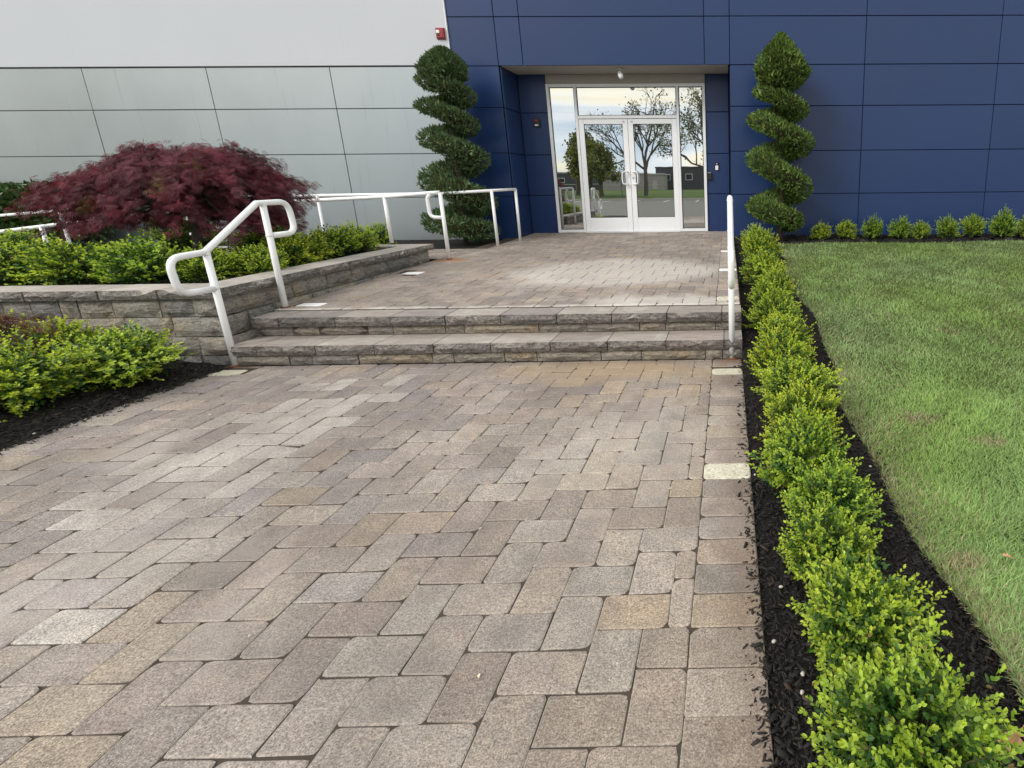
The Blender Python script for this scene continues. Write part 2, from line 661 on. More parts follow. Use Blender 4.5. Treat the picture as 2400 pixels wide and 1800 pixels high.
def build_pipe_mat():
    t = NT('white_pipe_paint')
    p = t.pos()
    c = t.mix(t.noise(p, 6, 5), (.74, .75, .77), (.86, .87, .88))
    ch = t.noise(p, 55, 4, .7)
    c = t.mix(t.ramp(ch, [(.70, 0.0), (.76, .7)]), c, (.42, .38, .34))
    t.set(c, .36, .5)
    t.bump(t.noise(p, 70, 3), .12, .003)
    return t.m


def build_soffit_mat():
    t = NT('soffit_paint')
    p = t.pos()
    c = t.mix(t.noise(p, 3, 5), (.40, .375, .345), (.46, .435, .40))
    t.set(c, .75, .3)
    return t.m


def build_stucco_mat():
    t = NT('pale_stucco')
    p = t.pos()
    c = t.mix(t.noise(p, .9, 5), (.505, .527, .567), (.548, .568, .608))
    s = t.noise(p, 6, 3, .5, .2, mscale=(2, 1, .07))
    c = t.mix(t.ramp(s, [(.62, 0.0), (.8, .25)]), c, (.465, .48, .505))
    t.set(c, .8, .3)
    t.bump(t.noise(p, 240, 3), .35, .004)
    return t.m


def build_glass_mat():
    t = NT('reflective_glass')
    t.set((.012, .014, .015), .06, .5)
    g = t.n('ShaderNodeBsdfGlossy')
    g.inputs['Color'].default_value = (.90, .92, .92, 1)
    g.inputs['Roughness'].default_value = 0.0
    ms = t.n('ShaderNodeMixShader')
    ms.inputs[0].default_value = .68
    t.l(t.b.outputs[0], ms.inputs[1])
    t.l(g.outputs[0], ms.inputs[2])
    t.l(ms.outputs[0], t.out.inputs['Surface'])
    # rolled glass is never quite flat
    bp = t.n('ShaderNodeBump')
    bp.inputs['Strength'].default_value = .012
    bp.inputs['Distance'].default_value = .02
    t.l(t.noise(t.pos(), 2.2, 2, .4), bp.inputs['Height'])
    t.l(bp.outputs[0], g.inputs['Normal'])
    return t.m


def build_light_paver_mat():
    t = NT('light_paver_lens')
    p = t.pos()
    c = t.mix(t.noise(p, 20, 4), (.62, .59, .46), (.74, .71, .58))
    sp = t.noise(p, 60, 4, .7, .8, mscale=(1, 2.4, 1))
    c = t.mix(t.ramp(sp, [(.53, 0.0), (.60, .8)]), c, (.15, .12, .075))
    c = t.mix(t.ramp(t.noise(p, 9, 4, .6), [(.42, .5), (.6, 0.0)]), c, (.40, .36, .27))
    t.set(c, .55, .4)
    t.bump(t.noise(p, 60, 4), .3, .004)
    return t.m


M['pipe'] = build_pipe_mat()
M['soffit'] = build_soffit_mat()
M['stucco'] = build_stucco_mat()
M['glass'] = build_glass_mat()
M['lightpaver'] = build_light_paver_mat()
M['lightpaver_white'] = simple('light_paver_white', (.80, .80, .80), .5, var=.08, vscale=20)

# ------------------------------------------------------------------ levels
Z1, Z2 = 0.172, 0.338            # the two treads
TS = 0.0221                      # rise of the terrace towards the door
YF, YD = 10.20, 10.957           # facade plane and storefront plane


def tz(y):
    return Z2 + TS * (y - 4.55)


def gz(y):
    """ground of the bed and lawn on the right, rising beside the steps"""
    return np.interp(y, [-40, 3.5, 5.0, 7.5, 10.3], [-.012, -.012, .16, .33, .435])


# ------------------------------------------------------------------ ground, lot
def sheet(name, x0, x1, y0, y1, z, mat, nx=1, ny=1, zf=None, jit=0.0):
    xs, ys = np.linspace(x0, x1, nx + 1), np.linspace(y0, y1, ny + 1)
    X, Y = np.meshgrid(xs, ys)
    Zv = np.full_like(X, z, dtype=float) if zf is None else zf(X, Y)
    if jit:
        Zv = Zv + RNG.normal(0, jit, X.shape)
    v = np.stack([X, Y, Zv], -1).reshape(-1, 3)
    i = np.arange(ny)[:, None] * (nx + 1) + np.arange(nx)[None]
    f = np.stack([i, i + 1, i + nx + 2, i + nx + 1], -1).reshape(-1, 4)
    return mesh_np(name, v, f, mat, smooth=True)


tag(obj('ground', sheet('ground', -700, 700, -900, 500, -.30, M['field'])), kind='structure')
tag(obj('parking_lot', sheet('parking_lot', -60, 60, -31, -2.4, -.10, M['asphalt'])), kind='structure')
tag(obj('verge', sheet('verge', -160, 160, -110, -31.2, .0, M['field'], 40, 20, lambda X, Y: -.02 + .10 * np.sin(X * .13) * np.sin(Y * .11))), kind='structure')
MB().box(-60, 60, -31.3, -31.0, -.2, .06).build('kerb', M['concrete'])['kind'] = 'structure'
for kx in range(-9, 10):
    o = MB().box(kx * 2.7 - .05, kx * 2.7 + .05, -30.5, -25.5, -.098, -.094).build('parking_line', M['paint_line'])
    tag(o, kind='structure')

# ------------------------------------------------------------------ paving
PW, PL, JT = 0.154, 0.2325, 0.0036
PAL = np.array([(.360, .312, .272), (.340, .295, .260), (.312, .275, .252), (.395, .330, .262), (.372, .330, .295), (.302, .270, .256), (.380, .322, .275), (.345, .300, .268), (.420, .370, .318)])
PALW = np.array([.2, .2, .13, .09, .12, .07, .08, .07, .04])


def paver_vf(lx, ly, h=.05, r=.016, bev=.0045, rng=None, tumble=1.0):
    """a tumbled paver: rounded plan, softened arris; origin at the centre of its top"""
    r = min(r, lx * .3, ly * .3)
    ring = []
    for (sx, sy, a0) in ((1, 1, 0), (-1, 1, 90), (-1, -1, 180), (1, -1, 270)):
        rr = r * (float(rng.choice([.3, .7, 1.1, 1.7])) if rng is not None else 1)
        for k in range(3):
            a = R(a0 + 45 * k)
            ring.append((sx * (lx / 2 - rr) + rr * math.cos(a), sy * (ly / 2 - rr) + rr * math.sin(a)))
    ring = np.array(ring)
    if rng is not None:
        ring += rng.normal(0, .0017 * tumble, ring.shape)
    n = len(ring)
    inner = ring * np.array([(lx - 2 * bev) / lx, (ly - 2 * bev) / ly])
    zt = rng.normal(0, .0006, n) if rng is not None else np.zeros(n)
    v = [(x, y, z) for (x, y), z in zip(inner, zt)] + [(x, y, -bev * .55) for x, y in ring] + [(x, y, -h) for x, y in ring]
    f = [tuple(range(n))]
    for k in range(n):
        q = (k + 1) % n
        f.append((k, k + n, q + n, q))
        f.append((k + n, k + 2 * n, q + 2 * n, q + n))
    return v, f


def clip(rect, reg):
    x0, x1, y0, y1 = max(rect[0], reg[0]), min(rect[1], reg[1]), max(rect[2], reg[2]), min(rect[3], reg[3])
    if x1 - x0 < .022 or y1 - y0 < .022:
        return None
    return (x0, x1, y0, y1)


def herringbone(ox, oy, regions):
    """rectangles of a 90 degree herringbone of 2:3 pavers, cut to the regions"""
    out = []
    X0, X1 = min(r[0] for r in regions) - 1, max(r[1] for r in regions) + 1
    Y0, Y1 = min(r[2] for r in regions) - 1, max(r[3] for r in regions) + 1
    for i in range(-80, 81):
        for j in range(-60, 61):
            bx, by = ox - i * PW + j * PL, oy + i * PW + j * PL
            if not (X0 < bx < X1 and Y0 < by < Y1):
                continue
            for rc in ((bx, bx + PL, by, by + PW), (bx - PW, bx, by + PW - PL, by + PW)):
                for rg in regions:
                    c = clip(rc, rg)
                    if c:
                        out.append(c)
    return out


SHARED = {}


def paver_mesh(lx, ly, mat, var):
    k = (round(lx, 3), round(ly, 3), mat.name, var)
    if k not in SHARED:
        v, f = paver_vf(lx, ly, rng=np.random.default_rng(hash((k[0], k[1], var)) % 9999))
        SHARED[k] = mesh_py('paver', v, f, mat)
    return SHARED[k]


def paver_colour(cx, cy, rng, pale=None):
    tw = min(1.0, max(0.0, (cx + 2.4) / 2.0)) if cy < 4.3 else .5       # mauve grey stones to the left, tan ones to the right
    c = PAL[rng.choice(len(PAL), p=PALW)] * (np.array([.955, .955, 1.0]) * (1 - tw) + np.array([1.05, 1.01, .96]) * tw) * rng.uniform(.91, 1.09) * rng.uniform(.985, 1.015, 3)
    # stones that have dried or bleached paler than their neighbours lie in loose drifts
    if cy < 4.3:
        for (px, py, sx, sy, k) in ((-2.70, 3.05, .40, .72, 1.1), (-2.45, 2.0, .35, .5, .35), (-.45, 2.75, .5, .42, .5), (-1.0, 1.35, .45, .4, .45), (-.45, 1.75, .3, .35, .4), (-1.55, 2.6, .4, .5, .25)):
            q = math.exp(-(((cx - px) / sx) ** 2 + ((cy - py) / sy) ** 2))
            if rng.random() < q * 1.25:
                c = c * (1 - k * .6) + np.array([.60, .56, .52]) * k * .6
    return np.clip(c, .03, .8)


def pave(parent, rects, near_key, zf, slope, mat, mat_far, limit, skip, rng):
    """the stones that show largest become objects, the rest one joined part"""
    rects = [r for r in rects if not any(s[0] - .02 < (r[0] + r[1]) / 2 < s[1] + .02 and s[2] - .02 < (r[2] + r[3]) / 2 < s[3] + .02 for s in skip)]
    rects.sort(key=near_key)
    V, Fq, C = [], [], []
    far = MB()
    farcol = []
    for n, (x0, x1, y0, y1) in enumerate(rects):
        cx, cy = (x0 + x1) / 2, (y0 + y1) / 2
        lx, ly = x1 - x0 - JT, y1 - y0 - JT
        col = paver_colour(cx, cy, rng)
        dz = rng.normal(0, .0011)
        tilt = (rng.normal(0, .004), rng.normal(0, .004))
        if n < limit:
            o = bpy.data.objects.new('paver', paver_mesh(lx, ly, mat, int(rng.integers(0, 7))))
            link(o, parent)
            o.location = (cx, cy, zf(cy) + dz)
            o.rotation_euler = (math.atan(slope) + tilt[0], tilt[1], rng.normal(0, .002))
            o.color = (*col, 1)
        else:
            v, f = paver_vf(lx, ly, rng=rng)
            v = [(cx + a, cy + b, zf(cy + b) + c + dz + tilt[1] * a) for a, b, c in v]
            far.add(v, f)
            farcol += [col] * len(v)
    if far.v:
        me = far.mesh('paver', mat_far)
        a = me.color_attributes.new('Col', 'FLOAT_COLOR', 'POINT')
        c4 = np.ones((len(me.vertices), 4), dtype=np.float32)
        c4[:, :3] = np.array(farcol)
        a.data.foreach_set('color', c4.ravel())
        o = obj('far_pavers', me, parent)
        o['kind'] = 'stuff'


prng = np.random.default_rng(21)
XI, XO, XL = -.140, .0955, -4.05        # inner and outer line of the edge course, left edge of the walk
walk = obj('walkway', MB().box(XL, XO, -2.4, 4.30, -.08, -.0042).mesh('walkway', M['joint']))
tag(walk, 'brown grey herringbone paver walkway leading up to the steps', 'walkway', kind='structure')
LIGHT_R = [(-.140, .0955, 3.915, 4.065), (-.140, .0955, 2.4125, 2.5667)]
LIGHT_L = [(-4.02, -3.79, 4.08, 4.21)]
rects = herringbone(XI, 1.336 - PW, [(XL, XI, -2.38, 4.303)])
yj = 1.1788
sold = []
for k in range(-23, 21):
    y0 = yj + k * .1541
    r_ = clip((XI, XO, y0, y0 + .1541), (XI, XO, -2.38, 4.303))
    if r_:
        sold.append(r_)


def walk_key(r_):
    cx, cy = (r_[0] + r_[1]) / 2, (r_[2] + r_[3]) / 2
    # stones out of the picture come last; inside it the nearest come first
    inside = cy > .93 and cx > -1.75 - (cy - 1.0) * 1.35
    return (0 if inside else 1, cy)


sold_first = [r_ for r_ in sold if r_[2] > .8]
pave(walk, sold_first, walk_key, lambda y: 0, 0, M['paver'], M['paver_far'], 40, LIGHT_R, prng)
pave(walk, rects + [r_ for r_ in sold if r_[2] <= .8], walk_key, lambda y: 0, 0, M['paver'], M['paver_far'], 276, LIGHT_L, prng)

# the terrace above the steps
TL = -4.02
tbase = MB()
for (x0, x1, y0, y1) in ((TL, .10, 4.827, YF + .02), (-3.80, .06, YF + .02, YD + .02), (-5.6, TL, 7.74, 8.80)):
    tbase.add([(x0, y0, tz(y0) - .0045), (x1, y0, tz(y0) - .0045), (x1, y1, tz(y1) - .0045), (x0, y1, tz(y1) - .0045),
               (x0, y0, -.05), (x1, y0, -.05), (x1, y1, -.05), (x0, y1, -.05)],
              [(0, 1, 2, 3), (4, 5, 1, 0), (5, 6, 2, 1), (6, 7, 3, 2), (7, 4, 0, 3)])
terr = obj('terrace', tbase.mesh('terrace', M['joint']))
tag(terr, 'raised herringbone paver terrace in front of the glass doors', 'terrace', kind='structure')
TXI = -.118
LIGHT_T = [(-3.94, -3.71, 4.96, 5.09), (-3.88, -3.65, 6.55, 6.70), (TXI, .0955, 8.11, 8.26), (TXI, .0955, 6.53, 6.68), (TXI, .0955, 4.985, 5.135)]
trects = herringbone(TXI, 4.83, [(TL, TXI, 4.83, 8.76), (-3.78, TXI, 8.76, YD), (-5.58, TL, 7.76, 8.76)])
for k in range(60):
    y0 = 4.83 + k * .1541
    r_ = clip((TXI, .0955, y0, y0 + .1541), (TXI, .0955, 4.83, YF - .01) if y0 < YF else (TXI, .05, 4.83, YD))
    if r_:
        trects.append(r_)
pave(terr, trects, lambda r_: r_[2] + .12 * abs(r_[0] + .5), tz, TS, M['tpaver'], M['tpaver_far'], 299, LIGHT_T, prng)


def light_paver(rc, z, label, mat, slope=0.0):
    v, f = paver_vf(rc[1] - rc[0] - JT, rc[3] - rc[2] - JT, r=.022, bev=.006)
    o = obj('paver_light', mesh_py('paver_light', v, f, mat))
    o.location = ((rc[0] + rc[1]) / 2, (rc[2] + rc[3]) / 2, z + .002)
    o.rotation_euler.x = math.atan(slope)
    tag(o, label, 'paver light', 'light stones set into the paving')


light_paver(LIGHT_R[0], 0, 'cream light stone in the edge course at the foot of the right handrail', M['lightpaver'])
light_paver(LIGHT_R[1], 0, 'cream weathered light stone in the edge course beside the boxwood row, nearest the camera', M['lightpaver'])
light_paver(LIGHT_L[0], 0, 'cream light stone below the left step handrail beside the black mulch', M['lightpaver'])
light_paver(LIGHT_T[0], tz(5.02), 'white light stone on the terrace beside the planter wall, just above the steps', M['lightpaver_white'], TS)
light_paver(LIGHT_T[1], tz(6.62), 'white light stone halfway along the planter wall on the terrace', M['lightpaver_white'], TS)
light_paver(LIGHT_T[2], tz(8.18), 'white light stone in the terrace edge course farthest from the camera', M['lightpaver_white'], TS)
light_paver(LIGHT_T[3], tz(6.6), 'white light stone in the terrace edge course behind the right handrail loop', M['lightpaver_white'], TS)
light_paver(LIGHT_T[4], tz(5.06), 'white light stone at the right end of the upper step', M['lightpaver'], TS)


# ------------------------------------------------------------------ split stone blocks
def block_vf(l, d, h, rng, nx=6, nz=3, rough=.011, end=False):
    """a wall stone: its split front (facing -y) is lumpy; x 0..l, y 0..d, z 0..h"""
    g = rng.normal(0, rough * .55, (nz + 1, nx + 1))
    g += rng.normal(0, rough * .5, (1, nx + 1)) * .7
    v, f = [], []
    for i in range(nz + 1):
        for j in range(nx + 1):
            edge = (i in (0, nz)) or (j in (0, nx))
            y = .009 if edge else -rough * .9 - abs(g[i, j])
            if edge:
                y += abs(g[i, j]) * .35
            x = l * j / nx + (0 if j in (0, nx) else rng.normal(0, l / nx * .16))
            z = h * i / nz + (0 if i in (0, nz) else rng.normal(0, h / nz * .14))
            v.append((x, y, z))
    W = nx + 1
    for i in range(nz):
        for j in range(nx):
            a = i * W + j
            f.append((a, a + 1, a + W + 1) if (i + j) % 2 else (a, a + 1, a + W))
            f.append((a, a + W + 1, a + W) if (i + j) % 2 else (a + 1, a + W + 1, a + W))
    b = len(v)
    v += [(0, d, 0), (l, d, 0), (l, d, h), (0, d, h)]
    top = list(range(nz * W, nz * W + W))
    f.append(tuple(top) + (b + 2, b + 3))
    bot = list(range(0, W))
    f.append(tuple(bot[::-1]) + (b, b + 1))
    lf = [i * W for i in range(nz + 1)]
    f.append(tuple(lf) + (b + 3, b))
    rt = [i * W + nx for i in range(nz + 1)]
    f.append(tuple(rt[::-1]) + (b + 1, b + 2))
    f.append((b, b + 3, b + 2, b + 1))
    return v, f


STC = np.array([(.400, .355, .295), (.350, .315, .275), (.47, .400, .310), (.385, .340, .295), (.320, .300, .275), (.435, .385, .325)])


def block(name, parent, x, y, z, l, d, h, rot, rng, mat, cols=STC, rough=.011, nz=3):
    v, f = block_vf(l - .007, d, h - .006, rng, max(3, int(l / .06)), nz, rough)
    me = mesh_py(name, v, f, mat)
    o = bpy.data.objects.new(name, me)
    link(o, parent)
    o.location = Vector((x, y, z)) - parent.location
    o.rotation_euler.z = rot
    c = cols[rng.integers(0, len(cols))] * rng.uniform(.88, 1.12)
    o.color = (*c, 1)
    return o


srng = np.random.default_rng(5)
steps = thing('entrance_steps', 'two wide stone steps with split grey treads between walkway and terrace', 'steps', (-1.9, 4.30, 0))
CAPC = np.array([(.34, .298, .270), (.385, .340, .305), (.30, .268, .25), (.415, .370, .335), (.345, .290, .262)])
XS_L, XS_R = -4.0, .106


def run(joints, name, y, z, d, h, mat, cols, rough, nz):
    for a, b in zip(joints[:-1], joints[1:]):
        block(name, steps, a + .002, y + srng.normal(0, .003), z, b - a, d, h, 0, srng, mat, cols, rough, nz)


run([XS_L, -3.55, -3.37, -3.0, -2.41, -2.24, -1.83, -1.57, -1.05, -.72, -.20, -.06, XS_R], 'step_block', 4.306, 0, .30, .087, M['stone'], STC, .008, 2)
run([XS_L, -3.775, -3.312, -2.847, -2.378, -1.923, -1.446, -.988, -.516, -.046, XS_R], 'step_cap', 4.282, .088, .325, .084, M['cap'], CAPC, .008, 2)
run([XS_L, -3.70, -3.48, -3.07, -2.86, -2.42, -2.26, -1.63, -1.22, -.77, -.55, -.12, XS_R], 'step_block', 4.585, Z1, .28, .082, M['stone'], STC, .008, 2)
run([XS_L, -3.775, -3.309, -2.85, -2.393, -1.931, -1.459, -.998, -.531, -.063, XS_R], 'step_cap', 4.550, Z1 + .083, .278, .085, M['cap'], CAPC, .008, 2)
bk_ = MB()
bk_.box(XS_L + .01, XS_R - .012, 4.325, 4.60, .0, .165)
bk_.box(XS_L + .01, XS_R - .012, 4.600, 4.84, .0, .33)
bk_.build('bedding', M['joint'], steps)
# right flank of the steps and of the terrace, seen beside the mulch
for y0, y1, zt in ((4.83, 5.25, .32), (5.25, 5.7, .33), (5.7, 6.15, .34), (6.15, 6.6, .35), (6.6, 7.05, .36), (7.05, 7.5, .37), (7.5, 7.95, .38), (7.95, 8.4, .39)):
    block('side_block', steps, XS_R - .004, y0 + .002, 0, y1 - y0, .10, zt, R(90), srng, M['stone'], STC, .006, 2)

# ------------------------------------------------------------------ planter wall
planter = thing('planter_wall', 'L shaped split stone planter wall with pale coping left of the steps', 'planter', (-3.95, 4.27, 0))
PF = 4.395                                        # front face
PX = -4.085                                       # face towards the terrace
zc = [-.06, .072, .228, .390, .543, .624]          # courses, then coping
WC = np.array([(.42, .395, .345), (.34, .328, .305), (.47, .43, .37), (.385, .365, .33), (.30, .30, .295), (.445, .415, .37)])
SIDEC = WC * .92
fr = {3: [-7.4, -6.9, -6.55, -6.15, -6.0, -5.77, -5.55, -5.33, -5.19, -4.92, -4.55, -4.28, PX],
      2: [-7.4, -7.0, -6.4, -5.9, -5.47, -4.85, -4.48, PX],
      1: [-7.4, -6.7, -6.2, -5.6, -5.1, -4.85, -4.30, PX],
      0: [-7.4, -6.9, -6.3, -5.7, -5.2, -4.75, -4.30, PX]}
for c_, js in fr.items():
    for a, b in zip(js[:-1], js[1:]):
        b = b + (3 - c_) * .026 if b == PX else b
        block('wall_block', planter, a + .002, PF + srng.normal(0, .004) - (3 - c_) * .008, zc[c_], b - a, .20, zc[c_ + 1] - zc[c_], 0, srng, M['stone'], WC, .012, 3)
Y_END = 7.62
for c_ in range(4):
    y = PF + .008 - (3 - c_) * .008
    first = True
    while y < Y_END - .05:
        l = float(srng.choice([.22, .3, .38, .45]))
        if first:
            l = [.30, .42, .24, .50][c_]
            first = False
        if Y_END - y - l < .12:
            l = Y_END - y
        block('wall_block', planter, PX + srng.normal(0, .003) + (3 - c_) * .026, y + .002, zc[c_], l, .20, zc[c_ + 1] - zc[c_], R(90), srng, M['stone'], SIDEC, .011, 3)
        y += l
bk_ = MB()
bk_.box(-7.4, -4.11, 4.425, 4.56, -.06, .60)
bk_.box(-4.25, -4.112, 4.56, 7.60, -.06, .60)
bk_.build('wall_fill', M['joint'], planter)
# rear wall of the planter, along the ramp
xs = -7.4
while xs < PX - .25:
    l = float(srng.choice([.35, .45, .55]))
    l = min(l, PX - .25 - xs)
    for c_ in range(1, 4):
        o = block('wall_block', planter, xs + l, Y_END, zc[c_], l, .2, zc[c_ + 1] - zc[c_], R(180), srng, M['stone'], WC, .01, 2)
    xs += l
# end face by the ramp
for c_ in range(4):
    block('wall_block', planter, PX - .004, Y_END + .006, zc[c_], .24, .1, zc[c_ + 1] - zc[c_], R(180), srng, M['stone'], WC, .01, 2)
# coping
COPC = np.array([(.42, .385, .35), (.38, .350, .32), (.46, .42, .38), (.40, .355, .325)])
xs = -7.4
cj = [-7.4, -6.95, -6.45, -6.0, -5.52, -5.15, -4.95, -4.50, -4.045]
for a, b in zip(cj[:-1], cj[1:]):
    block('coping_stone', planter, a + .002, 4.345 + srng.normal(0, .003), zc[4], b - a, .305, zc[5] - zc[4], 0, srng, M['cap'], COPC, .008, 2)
y = 4.652
while y < 7.72:
    l = min(float(srng.choice([.40, .46, .46])), 7.72 - y)
    if 7.72 - y - l < .2:
        l = 7.72 - y
    block('coping_stone', planter, -4.045 + srng.normal(0, .002), y + .002, zc[4], l, .33, zc[5] - zc[4], R(90), srng, M['cap'], COPC, .008, 2)
    y += l
xs = -4.378
while xs > -7.4:
    l = .46
    block('coping_stone', planter, xs, 7.72, zc[4], l, .30, zc[5] - zc[4], R(180), srng, M['cap'], COPC, .008, 2)
    xs -= l


# ------------------------------------------------------------------ beds, lawn
def mulch_sheet(name, x0, x1, y0, y1, zf, nx, ny, label):
    o = obj(name, sheet(name, x0, x1, y0, y1, 0, M['mulch'], nx, ny, zf, .004))
    tag(o, label, 'mulch bed', kind='structure')
    return o


BED_X1 = .755


def lawn_edge(y):
    return .755 + .035 * np.sin(y * 1.7) + .02 * np.sin(y * 5.1 + 1)


mulch_sheet('mulch_bed', .098, 1.0, -2.4, 9.25, lambda X, Y: gz(Y) - .010 + .02 * np.sin((X - .1) * 4.2) * (X > .1), 16, 180, 'black mulch strip under the boxwood row beside the walkway')
mulch_sheet('mulch_bed', .10, 14, 9.2, 10.35, lambda X, Y: gz(Y) + .015, 90, 10, 'black mulch bed along the foot of the blue wall')
mulch_sheet('mulch_bed', -7.39, XL, -2.4, 4.32, lambda X, Y: -.004 + np.clip((XL - X) * .16, 0, .075) + .008 * np.sin(X * 6) * np.sin(Y * 5), 70, 90, 'black mulch bed left of the walkway below the planter')
mulch_sheet('mulch_bed', -7.4, -4.2, 4.56, 7.6, lambda X, Y: .540 + .03 * np.sin(X * 2.1) * np.sin(Y * 1.9 + 1), 60, 60, 'black mulch inside the stone planter around the red maple')
mulch_sheet('mulch_bed', -14, -3.78, 8.80, 10.25, lambda X, Y: np.minimum(.43, tz(Y) - .03) + 0 * X, 90, 12, 'black mulch bed between the ramp and the building')

def lawn_sheet():
    me = sheet('lawn', 0, 15, -2.4, 9.25, 0, M['lawn'], 120, 120, lambda X, Y: gz(Y) + .012 + .010 * np.sin((X + .755) * 2.3 + .5) * np.sin(Y * 1.9))
    c = np.empty(len(me.vertices) * 3, dtype=np.float32)
    me.vertices.foreach_get('co', c)
    c = c.reshape(-1, 3)
    c[:, 0] += lawn_edge(c[:, 1]) + .03
    me.vertices.foreach_set('co', c.ravel())
    me.update()
    return me


mulch_sheet('mulch_bed', -14, -7.38, -2.4, 7.76, lambda X, Y: .068 + .01 * np.sin(X * 3) * np.sin(Y * 4), 40, 60, 'black mulch ground beyond the left end of the planter')
lawn = obj('lawn', lawn_sheet())
tag(lawn, 'green lawn on the right of the walkway, drier along its edge', 'lawn', kind='structure')

# mulch chips
chip_v = np.array([(-.5, -.5, 0), (.5, -.35, .1), (.42, .5, 0), (-.45, .4, .12), (-.4, -.35, 1), (.4, -.3, .8), (.32, .36, 1), (-.35, .3, .75)], dtype=float)
chip_f = np.array([(4, 5, 6, 7), (0, 1, 5, 4), (1, 2, 6, 5), (2, 3, 7, 6), (3, 0, 4, 7)])


def chips(name, xyz, rng, smin, smax, parent_label):
    n = len(xyz)
    a = rng.uniform(0, 2 * math.pi, n)
    d = np.stack([np.cos(a), np.sin(a), rng.normal(0, .35, n)], -1)
    x, yv, z = frames(d, rng, np.tile([0, 0, 1.0], (n, 1)) + rng.normal(0, .35, (n, 3)))
    s = rng.uniform(smin, smax, n) * rng.choice([.5, 1.0, 1.5, 2.6], n, p=[.45, .37, .14, .04])
    sc3 = np.stack([s * rng.uniform(.18, .35, n), s, s * rng.uniform(.10, .22, n)], -1)
    v_ = rng.uniform(.006, .022, n)
    br = rng.random(n) < .09
    col = np.stack([v_, v_ * .90, v_ * .86], -1)
    col[br] = col[br] * np.array([2.6, 1.9, 1.5])
    V, Fc, Cc = scatter(chip_v, chip_f, xyz, x, yv, z, sc3, col)
    o = obj(name, mesh_np(name, V, Fc, M['chip'], Cc))
    tag(o, parent_label, 'mulch', kind='stuff')


crng = np.random.default_rng(11)
n1 = 48000
y = .75 + crng.random(n1) ** 2.0 * 8.3
x = crng.uniform(.092, .80, n1)
sp_ = crng.random(n1) < .03
x[sp_] = .095 - np.abs(crng.normal(0, .028, sp_.sum()))
zc_ = gz(y) + .004 + .016 * np.sin(np.clip((x - .1) * 4.2, 0, 3))
zc_[sp_] = np.where(y[sp_] > 4.28, gz(y[sp_]), .001)
ok = ~(sp_ & (y > 4.2))
chips('mulch_chips', np.stack([x, y, zc_], -1)[ok], crng, .008, .019, 'loose black shredded bark under the right boxwood row')
n1 = 22000
y = crng.uniform(1.6, 4.28, n1)
x = XL - np.abs(crng.normal(0, .5, n1)) + .006
sp_ = crng.random(n1) < .05
x[sp_] = XL + np.abs(crng.normal(0, .04, sp_.sum()))
zc_ = -.002 + np.clip((XL - x) * .16, 0, .075)
zc_[sp_] = .001
chips('mulch_chips', np.stack([x, y, zc_ + .003], -1), crng, .010, .024, 'loose black shredded bark beside the left edge of the walkway')
n1 = 5000
x, y = crng.uniform(-7.2, -4.38, n1), crng.uniform(4.66, 7.4, n1)
chips('mulch_chips', np.stack([x, y, .547 + .03 * np.sin(x * 2.1) * np.sin(y * 1.9 + 1)], -1), crng, .025, .06, 'loose black shredded bark inside the planter')
n1 = 5000
x, y = crng.uniform(.8, 8, n1), crng.uniform(9.22, 10.15, n1)
chips('mulch_chips', np.stack([x, y, gz(y) + .02], -1), crng, .03, .07, 'loose black shredded bark along the blue wall')

# grass
blade_v = np.array([(-.5, 0, 0), (.5, 0, 0), (.40, .55, .10), (-.40, .55, .10), (0, 1, .34)], dtype=float)
blade_f3 = np.array([(0, 1, 2), (0, 2, 3), (3, 2, 4)])


def grass_mesh(n, rng, ymin, ymax, hmin, hmax, wid, xlim):
    u = rng.random(n)
    y = ymin * (ymax / ymin) ** u          # denser close to the camera
    x = lawn_edge(y) + rng.random(n) ** 1.15 * (xlim(y) - lawn_edge(y))
    nz = np.sin(x * 2.3 + .5) * np.sin(y * 1.9)
    z = gz(y) + .010 + .010 * nz
    a = rng.uniform(0, 2 * math.pi, n)
    swirl = .6 * np.sin(x * 3.1 + 1.3 * np.sin(y * 2.2)) + .5 * np.sin(y * 4.3 + x)
    lean = rng.uniform(.25, 1.25, n)
    d = np.stack([np.cos(a) * lean + .3 * swirl, np.sin(a) * lean - .15, np.ones(n)], -1)
    ax, ay, az = frames(d, rng, np.stack([np.cos(a), np.sin(a), -.4 * np.ones(n)], -1))
    cl = .5 + .5 * np.sin(x * 7.3 + 2 * np.sin(y * 3.1)) * np.sin(y * 6.1 + 2 * np.sin(x * 2.7))
    h = rng.uniform(hmin, hmax, n) * (.72 + .5 * cl)
    w = wid * rng.uniform(.6, 1.3, n)
    # colour: green, blue green patches, straw at the edge and in worn spots
    pt = .5 + .5 * np.sin(x * 1.9 + .8 * np.sin(y * 1.3)) * np.sin(y * 1.6 + .6 * np.sin(x * 2.4))
    g1, g2, st = np.array([.255, .385, .105]), np.array([.285, .410, .180]), np.array([.40, .35, .21])
    col = g1 + (g2 - g1) * pt[:, None]
    de = x - lawn_edge(y)
    dry = np.clip(.50 * np.exp(-de / .13) + .05 + .12 * np.sin(x * 5 + y * 3.3) * np.sin(y * 4.7), 0, .95)
    for (px, py, pr) in ((1.12, 3.05, .13), (1.42, 2.72, .08), (.86, 1.75, .10), (1.9, 4.6, .1)):
        dry = np.maximum(dry, .9 * np.exp(-(((x - px) / pr) ** 2 + ((y - py) / (pr * .7)) ** 2)))
    isd = rng.random(n) < dry
    col[isd] = st * rng.uniform(.6, 1.15, (isd.sum(), 1))
    col *= rng.uniform(.68, 1.38, (n, 1)) * (.86 + .28 * cl[:, None])
    o = np.stack([x, y, z], -1)
    return scatter(blade_v, blade_f3, o, ax, ay, az, np.stack([w, h, h], -1), col, np.array([.75, .75, 1, 1, 1.12]))


